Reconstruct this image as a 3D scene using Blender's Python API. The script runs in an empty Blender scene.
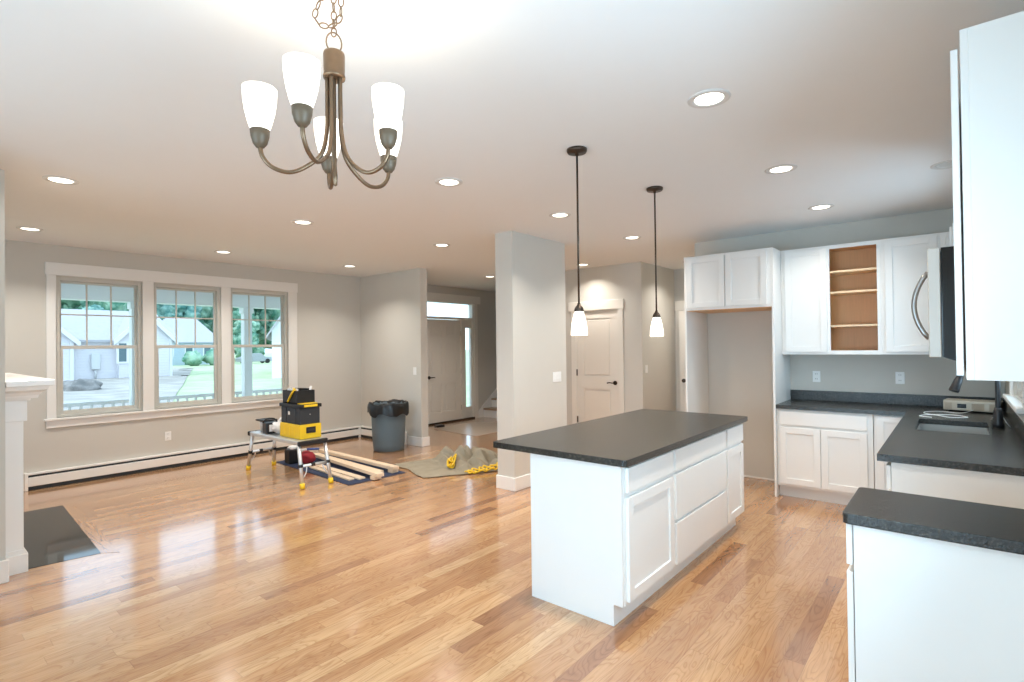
import bpy, bmesh, math, random
from mathutils import Vector, Matrix
from mathutils import noise as mnoise

random.seed(7)
SC = bpy.context.scene
COL = SC.collection
PI = math.pi

# ------------------------------------------------------------------ camera
cam_d = bpy.data.cameras.new('camera')
cam = bpy.data.objects.new('camera', cam_d)
COL.objects.link(cam)
cam_d.sensor_width = 36.0
cam_d.lens = 18.582
cam_d.clip_start = 0.02
cam_d.clip_end = 600
FW = Vector((0.76547924, 0.64339024, 0.00951512))
RT = Vector((0.64346039, -0.76538363, -0.01210865))
UP = Vector((5.07868986e-04, -1.53915219e-02, 9.99881415e-01))
m = Matrix.Identity(4)
for r in range(3):
    m[r][0], m[r][1], m[r][2] = RT[r], UP[r], -FW[r]
m[0][3], m[1][3], m[2][3] = 0.0, 0.0, 1.5256
cam.matrix_world = m
SC.camera = cam

# ------------------------------------------------------------------ look and exposure
SC.view_settings.view_transform = 'Standard'
SC.view_settings.look = 'None'
SC.view_settings.gamma = 1.0
SC.view_settings.use_curve_mapping = False
SC.view_settings.exposure = 0.30
SC.cycles.use_denoising = True
SC.cycles.max_bounces = 10
SC.cycles.diffuse_bounces = 6
SC.cycles.glossy_bounces = 4
SC.cycles.transparent_max_bounces = 16
SC.cycles.sample_clamp_indirect = 6.0
SC.cycles.caustics_reflective = False
SC.cycles.caustics_refractive = False

# ------------------------------------------------------------------ sky and sun
world = bpy.data.worlds.new('sky')
SC.world = world
world.use_nodes = True
bg = world.node_tree.nodes['Background']
bg.inputs['Color'].default_value = (0.64, 0.83, 1.0, 1)
bg.inputs['Strength'].default_value = 2.1
SUN = bpy.data.lights.new('sun', 'SUN')
SUN.energy = 1.2
SUN.angle = math.radians(2.0)
SUN.color = (1.0, 0.96, 0.88)
sun = bpy.data.objects.new('sun', SUN)
COL.objects.link(sun)
sun.rotation_euler = Vector((0.78, 0.06, -0.70)).to_track_quat('-Z', 'Y').to_euler()


def area(name, loc, direction, sx, sy, power, color):
    L = bpy.data.lights.new(name, 'AREA')
    L.shape = 'RECTANGLE'
    L.size, L.size_y = sx, sy
    L.energy = power
    L.color = color
    o = bpy.data.objects.new(name, L)
    COL.objects.link(o)
    o.location = loc
    o.rotation_euler = Vector(direction).to_track_quat('-Z', 'Y').to_euler()
    return o


DAY = (0.58, 0.82, 1.0)
# daylight entering through the openings of the dining end and the sink window
area('daylight_slider', (-2.75, 1.6, 1.15), (1, 0.12, -0.1), 2.6, 2.0, 116, DAY)
area('daylight_dining', (1.0, -0.50, 1.50), (0.1, 1, -0.30), 1.3, 1.2, 62, DAY)
area('daylight_sink', (4.93, -0.50, 1.70), (-0.1, 1, -0.40), 0.9, 0.95, 18, DAY)

# lamp powers (used by the lamp builders)
CAN_W = 11.5
CAN_COL = (1.0, 0.935, 0.85)
BULB_W = 2.0
PEND_W = 3.0

# ------------------------------------------------------------------ mesh helpers


class MB:
    def __init__(self):
        self.bm = bmesh.new()

    def box(self, lo, hi, bev=0.0, f=None, seg=1):
        x0, y0, z0 = lo
        x1, y1, z1 = hi
        cs = [(x0, y0, z0), (x1, y0, z0), (x1, y1, z0), (x0, y1, z0), (x0, y0, z1), (x1, y0, z1), (x1, y1, z1), (x0, y1, z1)]
        if f:
            cs = [f(c) for c in cs]
        vs = [self.bm.verts.new(c) for c in cs]
        fs = [self.bm.faces.new([vs[i] for i in q]) for q in ((3, 2, 1, 0), (4, 5, 6, 7), (0, 1, 5, 4), (1, 2, 6, 5), (2, 3, 7, 6), (3, 0, 4, 7))]
        if f:
            bmesh.ops.recalc_face_normals(self.bm, faces=fs)
        if bev > 0:
            es = list({e for fc in fs for e in fc.edges})
            bmesh.ops.bevel(self.bm, geom=es, offset=bev, segments=seg, profile=0.7, affect='EDGES')
        return self

    def prism(self, poly, z0, z1, f=None, bev=0.0):
        """poly of (x, y), extruded in z, mapped by f"""
        f = f or (lambda c: c)
        a = [self.bm.verts.new(f((x, y, z0))) for x, y in poly]
        b = [self.bm.verts.new(f((x, y, z1))) for x, y in poly]
        n = len(poly)
        fs = [self.bm.faces.new(list(reversed(a))), self.bm.faces.new(b)]
        for i in range(n):
            fs.append(self.bm.faces.new((a[i], a[(i + 1) % n], b[(i + 1) % n], b[i])))
        bmesh.ops.recalc_face_normals(self.bm, faces=fs)
        if bev > 0:
            es = list({e for fc in fs for e in fc.edges})
            bmesh.ops.bevel(self.bm, geom=es, offset=bev, segments=2, profile=0.7, affect='EDGES')
        return self

    def lathe(self, prof, c=(0, 0, 0), seg=28, caps=(True, True), axis=None, wob=None):
        """prof of (r, z); around +z at c, or around axis"""
        q = Vector((0, 0, 1)).rotation_difference(Vector(axis).normalized()) if axis else None
        rings = []
        for j, (r, z) in enumerate(prof):
            ring = []
            for i in range(seg):
                a = 2 * PI * i / seg
                rr, zz = (r, z) if wob is None else wob(r, z, a, j)
                v = Vector((rr * math.cos(a), rr * math.sin(a), zz))
                if q:
                    v = q @ v
                ring.append(self.bm.verts.new(v + Vector(c)))
            rings.append(ring)
        for j in range(len(rings) - 1):
            for i in range(seg):
                k = (i + 1) % seg
                fc = self.bm.faces.new((rings[j][i], rings[j][k], rings[j + 1][k], rings[j + 1][i]))
                fc.smooth = True
        if caps[0]:
            self.bm.faces.new(list(reversed(rings[0])))
        if caps[1]:
            self.bm.faces.new(rings[-1])
        return self

    def cyl(self, a, b, r, seg=16, r2=None):
        a, b = Vector(a), Vector(b)
        d = b - a
        return self.lathe([(r, 0), (r if r2 is None else r2, d.length)], a, seg, axis=d)

    def tube(self, pts, r, seg=8, closed=False, rs=None, n=0):
        pts = [Vector(p) for p in pts]
        if n:
            pts = spline(pts, n, closed)
        N = len(pts)
        rings = []
        up = None
        for i, p in enumerate(pts):
            if closed:
                t = (pts[(i + 1) % N] - pts[i - 1]).normalized()
            else:
                t = (pts[min(i + 1, N - 1)] - pts[max(i - 1, 0)]).normalized()
            if up is None:
                up = t.orthogonal().normalized()
            else:
                up = (up - t * up.dot(t))
                up = up.normalized() if up.length > 1e-6 else t.orthogonal().normalized()
            w = t.cross(up)
            rr = r if rs is None else rs[min(len(rs) - 1, int(i * len(rs) / N))]
            rings.append([self.bm.verts.new(p + (up * math.cos(2 * PI * k / seg) + w * math.sin(2 * PI * k / seg)) * rr) for k in range(seg)])
        for i in range(N if closed else N - 1):
            A, B = rings[i], rings[(i + 1) % N]
            for k in range(seg):
                fc = self.bm.faces.new((A[k], A[(k + 1) % seg], B[(k + 1) % seg], B[k]))
                fc.smooth = True
        if not closed:
            self.bm.faces.new(list(reversed(rings[0])))
            self.bm.faces.new(rings[-1])
        return self

    def grid(self, fn, nu, nv, smooth=True, thick=0.0):
        vs = [[self.bm.verts.new(fn(i / nu, j / nv)) for j in range(nv + 1)] for i in range(nu + 1)]
        for i in range(nu):
            for j in range(nv):
                fc = self.bm.faces.new((vs[i][j], vs[i + 1][j], vs[i + 1][j + 1], vs[i][j + 1]))
                fc.smooth = smooth
        if thick:
            lo = [[self.bm.verts.new(vs[i][j].co + Vector((0, 0, -thick))) for j in range(nv + 1)] for i in range(nu + 1)]
            for i in range(nu):
                for j in range(nv):
                    self.bm.faces.new((lo[i][j], lo[i][j + 1], lo[i + 1][j + 1], lo[i + 1][j]))
            for i in range(nu):
                self.bm.faces.new((vs[i][0], lo[i][0], lo[i + 1][0], vs[i + 1][0]))
                self.bm.faces.new((vs[i + 1][nv], lo[i + 1][nv], lo[i][nv], vs[i][nv]))
            for j in range(nv):
                self.bm.faces.new((vs[0][j + 1], lo[0][j + 1], lo[0][j], vs[0][j]))
                self.bm.faces.new((vs[nu][j], lo[nu][j], lo[nu][j + 1], vs[nu][j + 1]))
        return self

    def ball(self, c, r, sub=2, sc=(1, 1, 1), amp=0.0, fq=1.0, seed=0.0):
        res = bmesh.ops.create_icosphere(self.bm, subdivisions=sub, radius=1.0)
        for v in res['verts']:
            n = v.co.copy()
            k = 1.0
            if amp:
                k += amp * mnoise.noise(n * fq + Vector((seed, seed * 1.7, -seed)))
            v.co = Vector((n.x * sc[0], n.y * sc[1], n.z * sc[2])) * r * k + Vector(c)
        for fc in {fc for v in res['verts'] for fc in v.link_faces}:
            fc.smooth = True
        return self


def spline(pts, n, closed=False):
    out = []
    N = len(pts)
    rng = N if closed else N - 1
    for i in range(rng):
        if closed:
            p0, p1, p2, p3 = pts[i - 1], pts[i], pts[(i + 1) % N], pts[(i + 2) % N]
        else:
            p0, p1, p2, p3 = pts[max(i - 1, 0)], pts[i], pts[i + 1], pts[min(i + 2, N - 1)]
        for k in range(n):
            t = k / n
            out.append(0.5 * ((2 * p1) + (p2 - p0) * t + (2 * p0 - 5 * p1 + 4 * p2 - p3) * t * t + (3 * p1 - p0 - 3 * p2 + p3) * t ** 3))
    if not closed:
        out.append(pts[-1])
    return out


def world_loc(o):
    v = Vector((0, 0, 0))
    while o is not None:
        v += o.location
        o = o.parent
    return v


def obj(name, mb, mat, parent=None, local=False):
    """link the mesh as one object; vertices are in world space unless local"""
    me = bpy.data.meshes.new(name)
    bm = mb.bm
    if parent is not None and not local:
        off = world_loc(parent)
        bmesh.ops.translate(bm, verts=bm.verts, vec=-off)
    bm.to_mesh(me)
    bm.free()
    me.materials.append(mat)
    o = bpy.data.objects.new(name, me)
    COL.objects.link(o)
    if parent is not None:
        o.parent = parent
    return o


def thing(name, label, cat, loc=(0, 0, 0), rotz=0.0, group=None):
    o = bpy.data.objects.new(name, None)
    COL.objects.link(o)
    o.empty_display_size = 0.05
    o.location = loc
    o.rotation_euler = (0, 0, rotz)
    return tag(o, label, cat, group)


def tag(o, label=None, cat=None, group=None, kind=None):
    if label:
        o['label'] = label
    if cat:
        o['category'] = cat
    if group:
        o['group'] = group
    if kind:
        o['kind'] = kind
    return o


def struct(name, mb, mat, label=None, cat=None, parent=None):
    o = obj(name, mb, mat, parent)
    return tag(o, label, cat, kind='structure') if parent is None else o


def struct_empty(name, loc, label=None, cat=None):
    o = bpy.data.objects.new(name, None)
    COL.objects.link(o)
    o.location = loc
    return tag(o, label, cat, kind='structure')


def dup(root, loc, label=None, group=None, rotz=None):
    r = root.copy()
    COL.objects.link(r)
    r.location = loc
    if rotz is not None:
        r.rotation_euler = (0, 0, rotz)
    if label:
        r['label'] = label
    if group:
        r['group'] = group
    for ch in list(root.children):
        c = ch.copy()
        COL.objects.link(c)
        c.parent = r
        for g in ch.children:
            d = g.copy()
            COL.objects.link(d)
            d.parent = c
    return r


# faces: map (u, v, w) = along the wall, up, out of the wall
def face(o, u, n):
    o, u, n = Vector(o), Vector(u), Vector(n)
    return lambda c: tuple(o + u * c[0] + Vector((0, 0, 1)) * c[1] + n * c[2])


# ------------------------------------------------------------------ materials
def mat(name, color, rough=0.5, metal=0.0, var=0.03, scale=8.0, bump=0.0, bscale=200.0, spec=0.5, coat=0.0, stretch=None):
    M = bpy.data.materials.new(name)
    M.use_nodes = True
    nt = M.node_tree
    b = nt.nodes['Principled BSDF']
    tc = nt.nodes.new('ShaderNodeTexCoord')
    mp = nt.nodes.new('ShaderNodeMapping')
    nt.links.new(tc.outputs['Object'], mp.inputs['Vector'])
    if stretch:
        mp.inputs['Scale'].default_value = stretch
    nz = nt.nodes.new('ShaderNodeTexNoise')
    nz.inputs['Scale'].default_value = scale
    nz.inputs['Detail'].default_value = 4
    nt.links.new(mp.outputs['Vector'], nz.inputs['Vector'])
    mx = nt.nodes.new('ShaderNodeMix')
    mx.data_type = 'RGBA'
    nt.links.new(nz.outputs['Fac'], mx.inputs['Factor'])
    c = Vector(color)
    mx.inputs['A'].default_value = (*(c * (1 - var)), 1)
    mx.inputs['B'].default_value = (*[min(1, x) for x in (c * (1 + var))], 1)
    nt.links.new(mx.outputs['Result'], b.inputs['Base Color'])
    b.inputs['Roughness'].default_value = rough
    b.inputs['Metallic'].default_value = metal
    b.inputs['Specular IOR Level'].default_value = spec
    b.inputs['Coat Weight'].default_value = coat
    b.inputs['Coat Roughness'].default_value = 0.08
    if bump:
        n2 = nt.nodes.new('ShaderNodeTexNoise')
        n2.inputs['Scale'].default_value = bscale
        nt.links.new(mp.outputs['Vector'], n2.inputs['Vector'])
        bp = nt.nodes.new('ShaderNodeBump')
        bp.inputs['Strength'].default_value = bump
        bp.inputs['Distance'].default_value = 0.002
        nt.links.new(n2.outputs['Fac'], bp.inputs['Height'])
        nt.links.new(bp.outputs['Normal'], b.inputs['Normal'])
    return M


def emit_mat(name, color, strength):
    M = mat(name, (0.9, 0.9, 0.88), 0.4)
    b = M.node_tree.nodes['Principled BSDF']
    b.inputs['Emission Color'].default_value = (*color, 1)
    b.inputs['Emission Strength'].default_value = strength
    return M


def glass_mat(name):
    M = bpy.data.materials.new(name)
    M.use_nodes = True
    nt = M.node_tree
    nt.nodes.remove(nt.nodes['Principled BSDF'])
    out = nt.nodes['Material Output']
    tr = nt.nodes.new('ShaderNodeBsdfTransparent')
    tr.inputs['Color'].default_value = (0.95, 0.98, 1.0, 1)
    gl = nt.nodes.new('ShaderNodeBsdfGlossy')
    gl.inputs['Roughness'].default_value = 0.02
    fr = nt.nodes.new('ShaderNodeFresnel')
    fr.inputs['IOR'].default_value = 1.12
    mx = nt.nodes.new('ShaderNodeMixShader')
    nt.links.new(fr.outputs['Fac'], mx.inputs['Fac'])
    nt.links.new(tr.outputs['BSDF'], mx.inputs[1])
    nt.links.new(gl.outputs['BSDF'], mx.inputs[2])
    nt.links.new(mx.outputs['Shader'], out.inputs['Surface'])
    return M


class NT:
    """small node-graph helper"""

    def __init__(self, M):
        self.nt = M.node_tree

    def math(self, op, a, b=None):
        n = self.nt.nodes.new('ShaderNodeMath')
        n.operation = op
        for i, x in enumerate((a, b)):
            if x is None:
                continue
            if isinstance(x, (int, float)):
                n.inputs[i].default_value = x
            else:
                self.nt.links.new(x, n.inputs[i])
        return n.outputs[0]

    def comb(self, x, y, z):
        n = self.nt.nodes.new('ShaderNodeCombineXYZ')
        for i, v in enumerate((x, y, z)):
            if isinstance(v, (int, float)):
                n.inputs[i].default_value = v
            else:
                self.nt.links.new(v, n.inputs[i])
        return n.outputs[0]

    def white(self, vec):
        n = self.nt.nodes.new('ShaderNodeTexWhiteNoise')
        n.noise_dimensions = '3D'
        self.nt.links.new(vec, n.inputs['Vector'])
        return n.outputs['Value'], n.outputs['Color']

    def noise(self, vec, scale, detail=4, rough=0.5, dist=0.0):
        n = self.nt.nodes.new('ShaderNodeTexNoise')
        n.inputs['Scale'].default_value = scale
        n.inputs['Detail'].default_value = detail
        n.inputs['Roughness'].default_value = rough
        n.inputs['Distortion'].default_value = dist
        self.nt.links.new(vec, n.inputs['Vector'])
        return n.outputs['Fac']

    def ramp(self, fac, stops):
        n = self.nt.nodes.new('ShaderNodeValToRGB')
        cr = n.color_ramp
        while len(cr.elements) < len(stops):
            cr.elements.new(0.5)
        for e, (p, c) in zip(cr.elements, stops):
            e.position = p
            e.color = (*c, 1)
        self.nt.links.new(fac, n.inputs['Fac'])
        return n.outputs['Color']

    def mix(self, fac, a, b, blend='MIX'):
        n = self.nt.nodes.new('ShaderNodeMix')
        n.data_type = 'RGBA'
        n.blend_type = blend
        for k, x in (('Factor', fac), ('A', a), ('B', b)):
            if isinstance(x, (int, float)):
                n.inputs[k].default_value = x
            elif isinstance(x, tuple):
                n.inputs[k].default_value = (*x, 1)
            else:
                self.nt.links.new(x, n.inputs[k])
        return n.outputs['Result']


def oak_floor(name, width=0.095, length=1.05, swap=False, rough=0.24):
    M = bpy.data.materials.new(name)
    M.use_nodes = True
    g = NT(M)
    nt = M.node_tree
    b = nt.nodes['Principled BSDF']
    geo = nt.nodes.new('ShaderNodeNewGeometry')
    sp = nt.nodes.new('ShaderNodeSeparateXYZ')
    nt.links.new(geo.outputs['Position'], sp.inputs[0])
    X, Y = (sp.outputs[1], sp.outputs[0]) if swap else (sp.outputs[0], sp.outputs[1])
    yr = g.math('DIVIDE', Y, width)
    row = g.math('FLOOR', yr)
    fy = g.math('FRACT', yr)
    rv, _ = g.white(g.comb(row, 3.7, 1.3))
    rl, _ = g.white(g.comb(row, 9.1, 4.2))
    ln = g.math('MULTIPLY_ADD', rl, 0.6)
    ln.node.inputs[2].default_value = length * 0.7
    xr = g.math('ADD', g.math('DIVIDE', X, ln), g.math('MULTIPLY', rv, 17.0))
    pid = g.math('FLOOR', xr)
    fx = g.math('FRACT', xr)
    pv, pc = g.white(g.comb(row, pid, 0.5))
    pv2, _ = g.white(g.comb(pid, row, 7.7))
    # wood colour by plank
    base = g.ramp(pv, [(0.0, (0.31, 0.15, 0.075)), (0.05, (0.42, 0.22, 0.105)), (0.35, (0.485, 0.268, 0.128)), (0.62, (0.52, 0.295, 0.145)), (0.88, (0.55, 0.325, 0.16)), (1.0, (0.61, 0.40, 0.22))])
    # long grain and cathedral figure
    off = g.math('MULTIPLY', pv2, 37.0)
    fine = g.noise(g.comb(g.math('MULTIPLY', X, 3.0), g.math('MULTIPLY', Y, 110.0), off), 1.0, 5, 0.65)
    n_warp = g.noise(g.comb(g.math('MULTIPLY', X, 1.5), g.math('MULTIPLY', Y, 8.0), off), 1.0, 2, 0.5, 0.8)
    rings = g.math('FRACT', g.math('MULTIPLY', n_warp, 15.0))
    lines = g.ramp(rings, [(0.0, (0.66, 0.53, 0.43)), (0.22, (0.92, 0.88, 0.83)), (0.5, (1.06, 1.06, 1.06)), (0.9, (1.0, 1.0, 1.0)), (1.0, (0.70, 0.58, 0.48))])
    streak = g.ramp(fine, [(0.25, (0.62, 0.52, 0.44)), (0.46, (0.97, 0.95, 0.93)), (0.7, (1.07, 1.07, 1.08))])
    blot = g.ramp(g.noise(g.comb(g.math('MULTIPLY', X, 2.2), g.math('MULTIPLY', Y, 14.0), off), 1.0, 3, 0.6), [(0.3, (0.86, 0.80, 0.74)), (0.6, (1.04, 1.05, 1.05))])
    col = g.mix(0.62, base, lines, 'MULTIPLY')
    col = g.mix(0.8, col, streak, 'MULTIPLY')
    col = g.mix(0.8, col, blot, 'MULTIPLY')
    # seams
    e1 = g.math('LESS_THAN', fy, 0.018)
    e2 = g.math('LESS_THAN', g.math('MULTIPLY', fx, ln), 0.0022)
    seam = g.math('MAXIMUM', e1, e2)
    col = g.mix(g.math('MULTIPLY', seam, 0.5), col, (0.16, 0.075, 0.035))
    nt.links.new(col, b.inputs['Base Color'])
    b.inputs['Roughness'].default_value = rough
    b.inputs['Specular IOR Level'].default_value = 0.5
    b.inputs['Coat Weight'].default_value = 1.0
    b.inputs['Coat Roughness'].default_value = 0.12
    wav = g.noise(g.comb(g.math('MULTIPLY', X, 1.0), g.math('MULTIPLY', Y, 5.0), 0.0), 3.0, 2)
    bp = nt.nodes.new('ShaderNodeBump')
    bp.inputs['Strength'].default_value = 0.05
    bp.inputs['Distance'].default_value = 0.004
    nt.links.new(g.math('SUBTRACT', wav, g.math('MULTIPLY', seam, 0.25)), bp.inputs['Height'])
    nt.links.new(bp.outputs['Normal'], b.inputs['Normal'])
    nt.links.new(bp.outputs['Normal'], b.inputs['Coat Normal'])
    return M


def granite(name):
    M = bpy.data.materials.new(name)
    M.use_nodes = True
    g = NT(M)
    nt = M.node_tree
    b = nt.nodes['Principled BSDF']
    geo = nt.nodes.new('ShaderNodeNewGeometry')
    P = geo.outputs['Position']
    n1 = g.noise(P, 85.0, 6, 0.8)
    n2 = g.noise(P, 5.0, 4, 0.6, 0.4)
    c1 = g.ramp(n1, [(0.32, (0.007, 0.007, 0.007)), (0.52, (0.026, 0.026, 0.024)), (0.68, (0.11, 0.105, 0.094))])
    c2 = g.ramp(n2, [(0.35, (0.78, 0.76, 0.73)), (0.7, (1.25, 1.18, 1.05))])
    nt.links.new(g.mix(1.0, c1, c2, 'MULTIPLY'), b.inputs['Base Color'])
    n3 = g.noise(P, 95.0, 4, 0.7)
    bp = nt.nodes.new('ShaderNodeBump')
    bp.inputs['Strength'].default_value = 0.55
    bp.inputs['Distance'].default_value = 0.003
    nt.links.new(n3, bp.inputs['Height'])
    nt.links.new(bp.outputs['Normal'], b.inputs['Normal'])
    b.inputs['Roughness'].default_value = 0.27
    b.inputs['Specular IOR Level'].default_value = 0.5
    return M


def siding(name, color, step=0.2):
    M = mat(name, color, 0.6)
    g = NT(M)
    nt = M.node_tree
    geo = nt.nodes.new('ShaderNodeNewGeometry')
    sp = nt.nodes.new('ShaderNodeSeparateXYZ')
    nt.links.new(geo.outputs['Position'], sp.inputs[0])
    f = g.math('FRACT', g.math('DIVIDE', sp.outputs[2], step))
    bp = nt.nodes.new('ShaderNodeBump')
    bp.inputs['Strength'].default_value = 0.6
    bp.inputs['Distance'].default_value = 0.03
    nt.links.new(g.math('MULTIPLY', f, -1.0), bp.inputs['Height'])
    nt.links.new(bp.outputs['Normal'], nt.nodes['Principled BSDF'].inputs['Normal'])
    return M


def two_tone(name, a, b_, scale, rough=0.9, detail=5, lo=0.4, hi=0.6):
    M = bpy.data.materials.new(name)
    M.use_nodes = True
    g = NT(M)
    geo = M.node_tree.nodes.new('ShaderNodeNewGeometry')
    n = g.noise(geo.outputs['Position'], scale, detail, 0.6)
    M.node_tree.links.new(g.ramp(n, [(lo, a), (hi, b_)]), M.node_tree.nodes['Principled BSDF'].inputs['Base Color'])
    M.node_tree.nodes['Principled BSDF'].inputs['Roughness'].default_value = rough
    M.node_tree.nodes['Principled BSDF'].inputs['Specular IOR Level'].default_value = 0.2
    return M


M_WALL = mat('greige_paint', (0.62, 0.60, 0.55), 0.75, var=0.012, bump=0.05, bscale=300, spec=0.3)
M_CEIL = mat('ceiling_paint', (0.83, 0.84, 0.84), 0.9, var=0.008, spec=0.1)
M_TRIM = mat('white_trim_paint', (0.84, 0.83, 0.80), 0.35, var=0.008)
M_DOORP = mat('door_paint', (0.80, 0.77, 0.71), 0.4, var=0.008)
M_CAB = mat('white_cabinet_paint', (0.81, 0.81, 0.79), 0.38, var=0.006)
M_MAPLE = mat('maple_interior', (0.74, 0.43, 0.20), 0.45, var=0.10, scale=3.0, stretch=(30, 30, 1.5))
M_SHELF = mat('maple_shelf', (0.80, 0.60, 0.38), 0.45, var=0.06, scale=3.0, stretch=(30, 3, 30))
M_GRAN = granite('leathered_granite')
M_FLOOR = oak_floor('oak_strip_floor')
M_BORDER = oak_floor('oak_border_boards', 0.085, 2.4, swap=True)
M_BRONZE = mat('oil_rubbed_bronze', (0.075, 0.055, 0.042), 0.38, 0.85, var=0.2, scale=40)
M_CUP = mat('grey_bronze', (0.13, 0.092, 0.058), 0.5, 0.25, var=0.15, scale=40)
M_BRASSY = mat('warm_bronze', (0.20, 0.13, 0.08), 0.36, 0.85, var=0.2, scale=40)
M_BLACK = mat('black_satin', (0.02, 0.02, 0.022), 0.35, var=0.2)
M_BLKPL = mat('black_plastic', (0.009, 0.009, 0.010), 0.6, var=0.15)
M_GREYPL = mat('charcoal_plastic', (0.026, 0.030, 0.035), 0.6, var=0.08)
M_YEL = mat('yellow_plastic', (0.86, 0.56, 0.02), 0.45, var=0.04)
M_STEEL = mat('brushed_steel', (0.60, 0.59, 0.56), 0.32, 0.9, var=0.05, scale=5, stretch=(1, 1, 60))
M_STEELD = mat('dark_steel', (0.32, 0.31, 0.30), 0.3, 0.9, var=0.05)
M_SATIN = mat('stainless_door', (0.56, 0.54, 0.50), 0.45, 0.3, var=0.03)
M_DKGLASS = mat('dark_glass', (0.012, 0.013, 0.014), 0.12, var=0.1)
M_ALU = mat('aluminium', (0.72, 0.73, 0.74), 0.35, 0.8, var=0.04)
M_GLASS = glass_mat('window_glass')
M_VINYL = mat('window_vinyl', (0.60, 0.59, 0.54), 0.45, var=0.01)
M_PLATE = mat('outlet_plate', (0.88, 0.88, 0.86), 0.35, var=0.005)
M_RING = mat('can_trim_white', (0.66, 0.65, 0.63), 0.5)
M_LENS = emit_mat('lit_lens', (1.0, 0.93, 0.80), 3.0)
M_OFFLENS = mat('unlit_lens', (0.72, 0.72, 0.70), 0.3)
M_SHADE = emit_mat('lit_frosted_glass', (1.0, 0.90, 0.74), 1.4)
M_SLATE = mat('polished_black_stone', (0.014, 0.019, 0.019), 0.06, var=0.3, scale=60, spec=0.5)
M_BIN = mat('grey_bin_plastic', (0.105, 0.15, 0.18), 0.5, var=0.06, bump=0.05, bscale=60)
M_BAG = mat('black_bin_liner', (0.008, 0.009, 0.010), 0.32, var=0.3)
M_MAT = mat('navy_mat', (0.022, 0.036, 0.085), 0.85, var=0.25, scale=30, bump=0.4, bscale=120)
M_PINE = mat('pale_pine', (0.74, 0.58, 0.42), 0.6, var=0.08, scale=2.5, stretch=(40, 2, 40))
M_CLOTH = mat('canvas_drop_cloth', (0.31, 0.275, 0.21), 0.95, var=0.25, scale=9, bump=0.4, bscale=150, spec=0.1)
M_PAPER = mat('floor_paper', (0.46, 0.37, 0.29), 0.28, var=0.10, scale=6)
M_RED = mat('red_cloth', (0.30, 0.015, 0.025), 0.8, var=0.2, scale=20)
M_WHITEC = mat('white_cloth', (0.78, 0.78, 0.77), 0.8, var=0.06, scale=20)
M_BLUE = mat('blue_plastic', (0.05, 0.10, 0.32), 0.45, var=0.1)
M_TEAR = mat('stair_tread_oak', (0.36, 0.23, 0.14), 0.35, var=0.15, scale=3, stretch=(3, 30, 3))
M_LAWN = two_tone('lawn_grass', (0.40, 0.50, 0.30), (0.50, 0.58, 0.38), 0.6)
M_DIRT = two_tone('bare_soil', (0.34, 0.325, 0.30), (0.46, 0.44, 0.40), 0.8)
M_MOUND = two_tone('dug_soil', (0.17, 0.17, 0.165), (0.28, 0.27, 0.26), 2.0)
M_LEAF = two_tone('leaf_green', (0.09, 0.24, 0.17), (0.36, 0.54, 0.41), 0.7, lo=0.40, hi=0.60)
M_LEAF2 = two_tone('leaf_blue_green', (0.08, 0.22, 0.20), (0.30, 0.48, 0.42), 0.8, lo=0.40, hi=0.60)
M_BARK = mat('pale_bark', (0.42, 0.40, 0.38), 0.9, var=0.2)
M_SIDE = siding('lilac_grey_siding', (0.72, 0.71, 0.74))
M_SIDEW = siding('white_siding', (0.78, 0.78, 0.79))
M_SIDEB = siding('blue_grey_siding', (0.42, 0.52, 0.58))
M_ROOF = mat('grey_shingles', (0.44, 0.44, 0.47), 0.85, var=0.12, scale=4)
M_PORCH = mat('porch_white', (0.76, 0.77, 0.78), 0.5, var=0.01)
M_DECK = mat('porch_deck', (0.78, 0.77, 0.75), 0.7, var=0.06, scale=3, stretch=(1, 20, 1))
M_WINDK = mat('far_window_glass', (0.10, 0.17, 0.19), 0.1, var=0.2)

# ------------------------------------------------------------------ room dimensions (metres)
H = 2.743
WZ0, WZ1 = 0.768, 2.385   # sill and head of the front windows
YF = 7.862          # window wall
YR = -0.32          # sink wall
XK = 6.327          # kitchen cabinet wall
XB = -2.6           # back of the dining end
T = 0.15

# ------------------------------------------------------------------ shell
flo = MB()
flo.box((XB - T, YR - T, -0.12), (11.6, YF + T, 0.0))
struct('floor', flo, M_FLOOR, 'glossy oak strip floor running through all the rooms', 'floor')
cei = MB()
cei.box((XB - T, YR - T, H), (11.6, YF + T, H + 0.12))
struct('ceiling', cei, M_CEIL, 'flat white painted ceiling with recessed lights', 'ceiling')


def wall_y(mb, y0, y1, x0, x1, holes):
    """wall slab between y0..y1 along x with holes (xa, xb, za, zb)"""
    hs = sorted(holes)
    x = x0
    for xa, xb, za, zb in hs:
        if xa > x:
            mb.box((x, y0, 0), (xa, y1, H))
        if za > 0:
            mb.box((xa, y0, 0), (xb, y1, za))
        if zb < H:
            mb.box((xa, y0, zb), (xb, y1, H))
        x = xb
    if x < x1:
        mb.box((x, y0, 0), (x1, y1, H))


def wall_x(mb, x0, x1, y0, y1, holes):
    hs = sorted(holes)
    y = y0
    for ya, yb, za, zb in hs:
        if ya > y:
            mb.box((x0, y, 0), (x1, ya, H))
        if za > 0:
            mb.box((x0, ya, 0), (x1, yb, za))
        if zb < H:
            mb.box((x0, ya, zb), (x1, yb, H))
        y = yb
    if y < y1:
        mb.box((x0, y, 0), (x1, y1, H))


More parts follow.
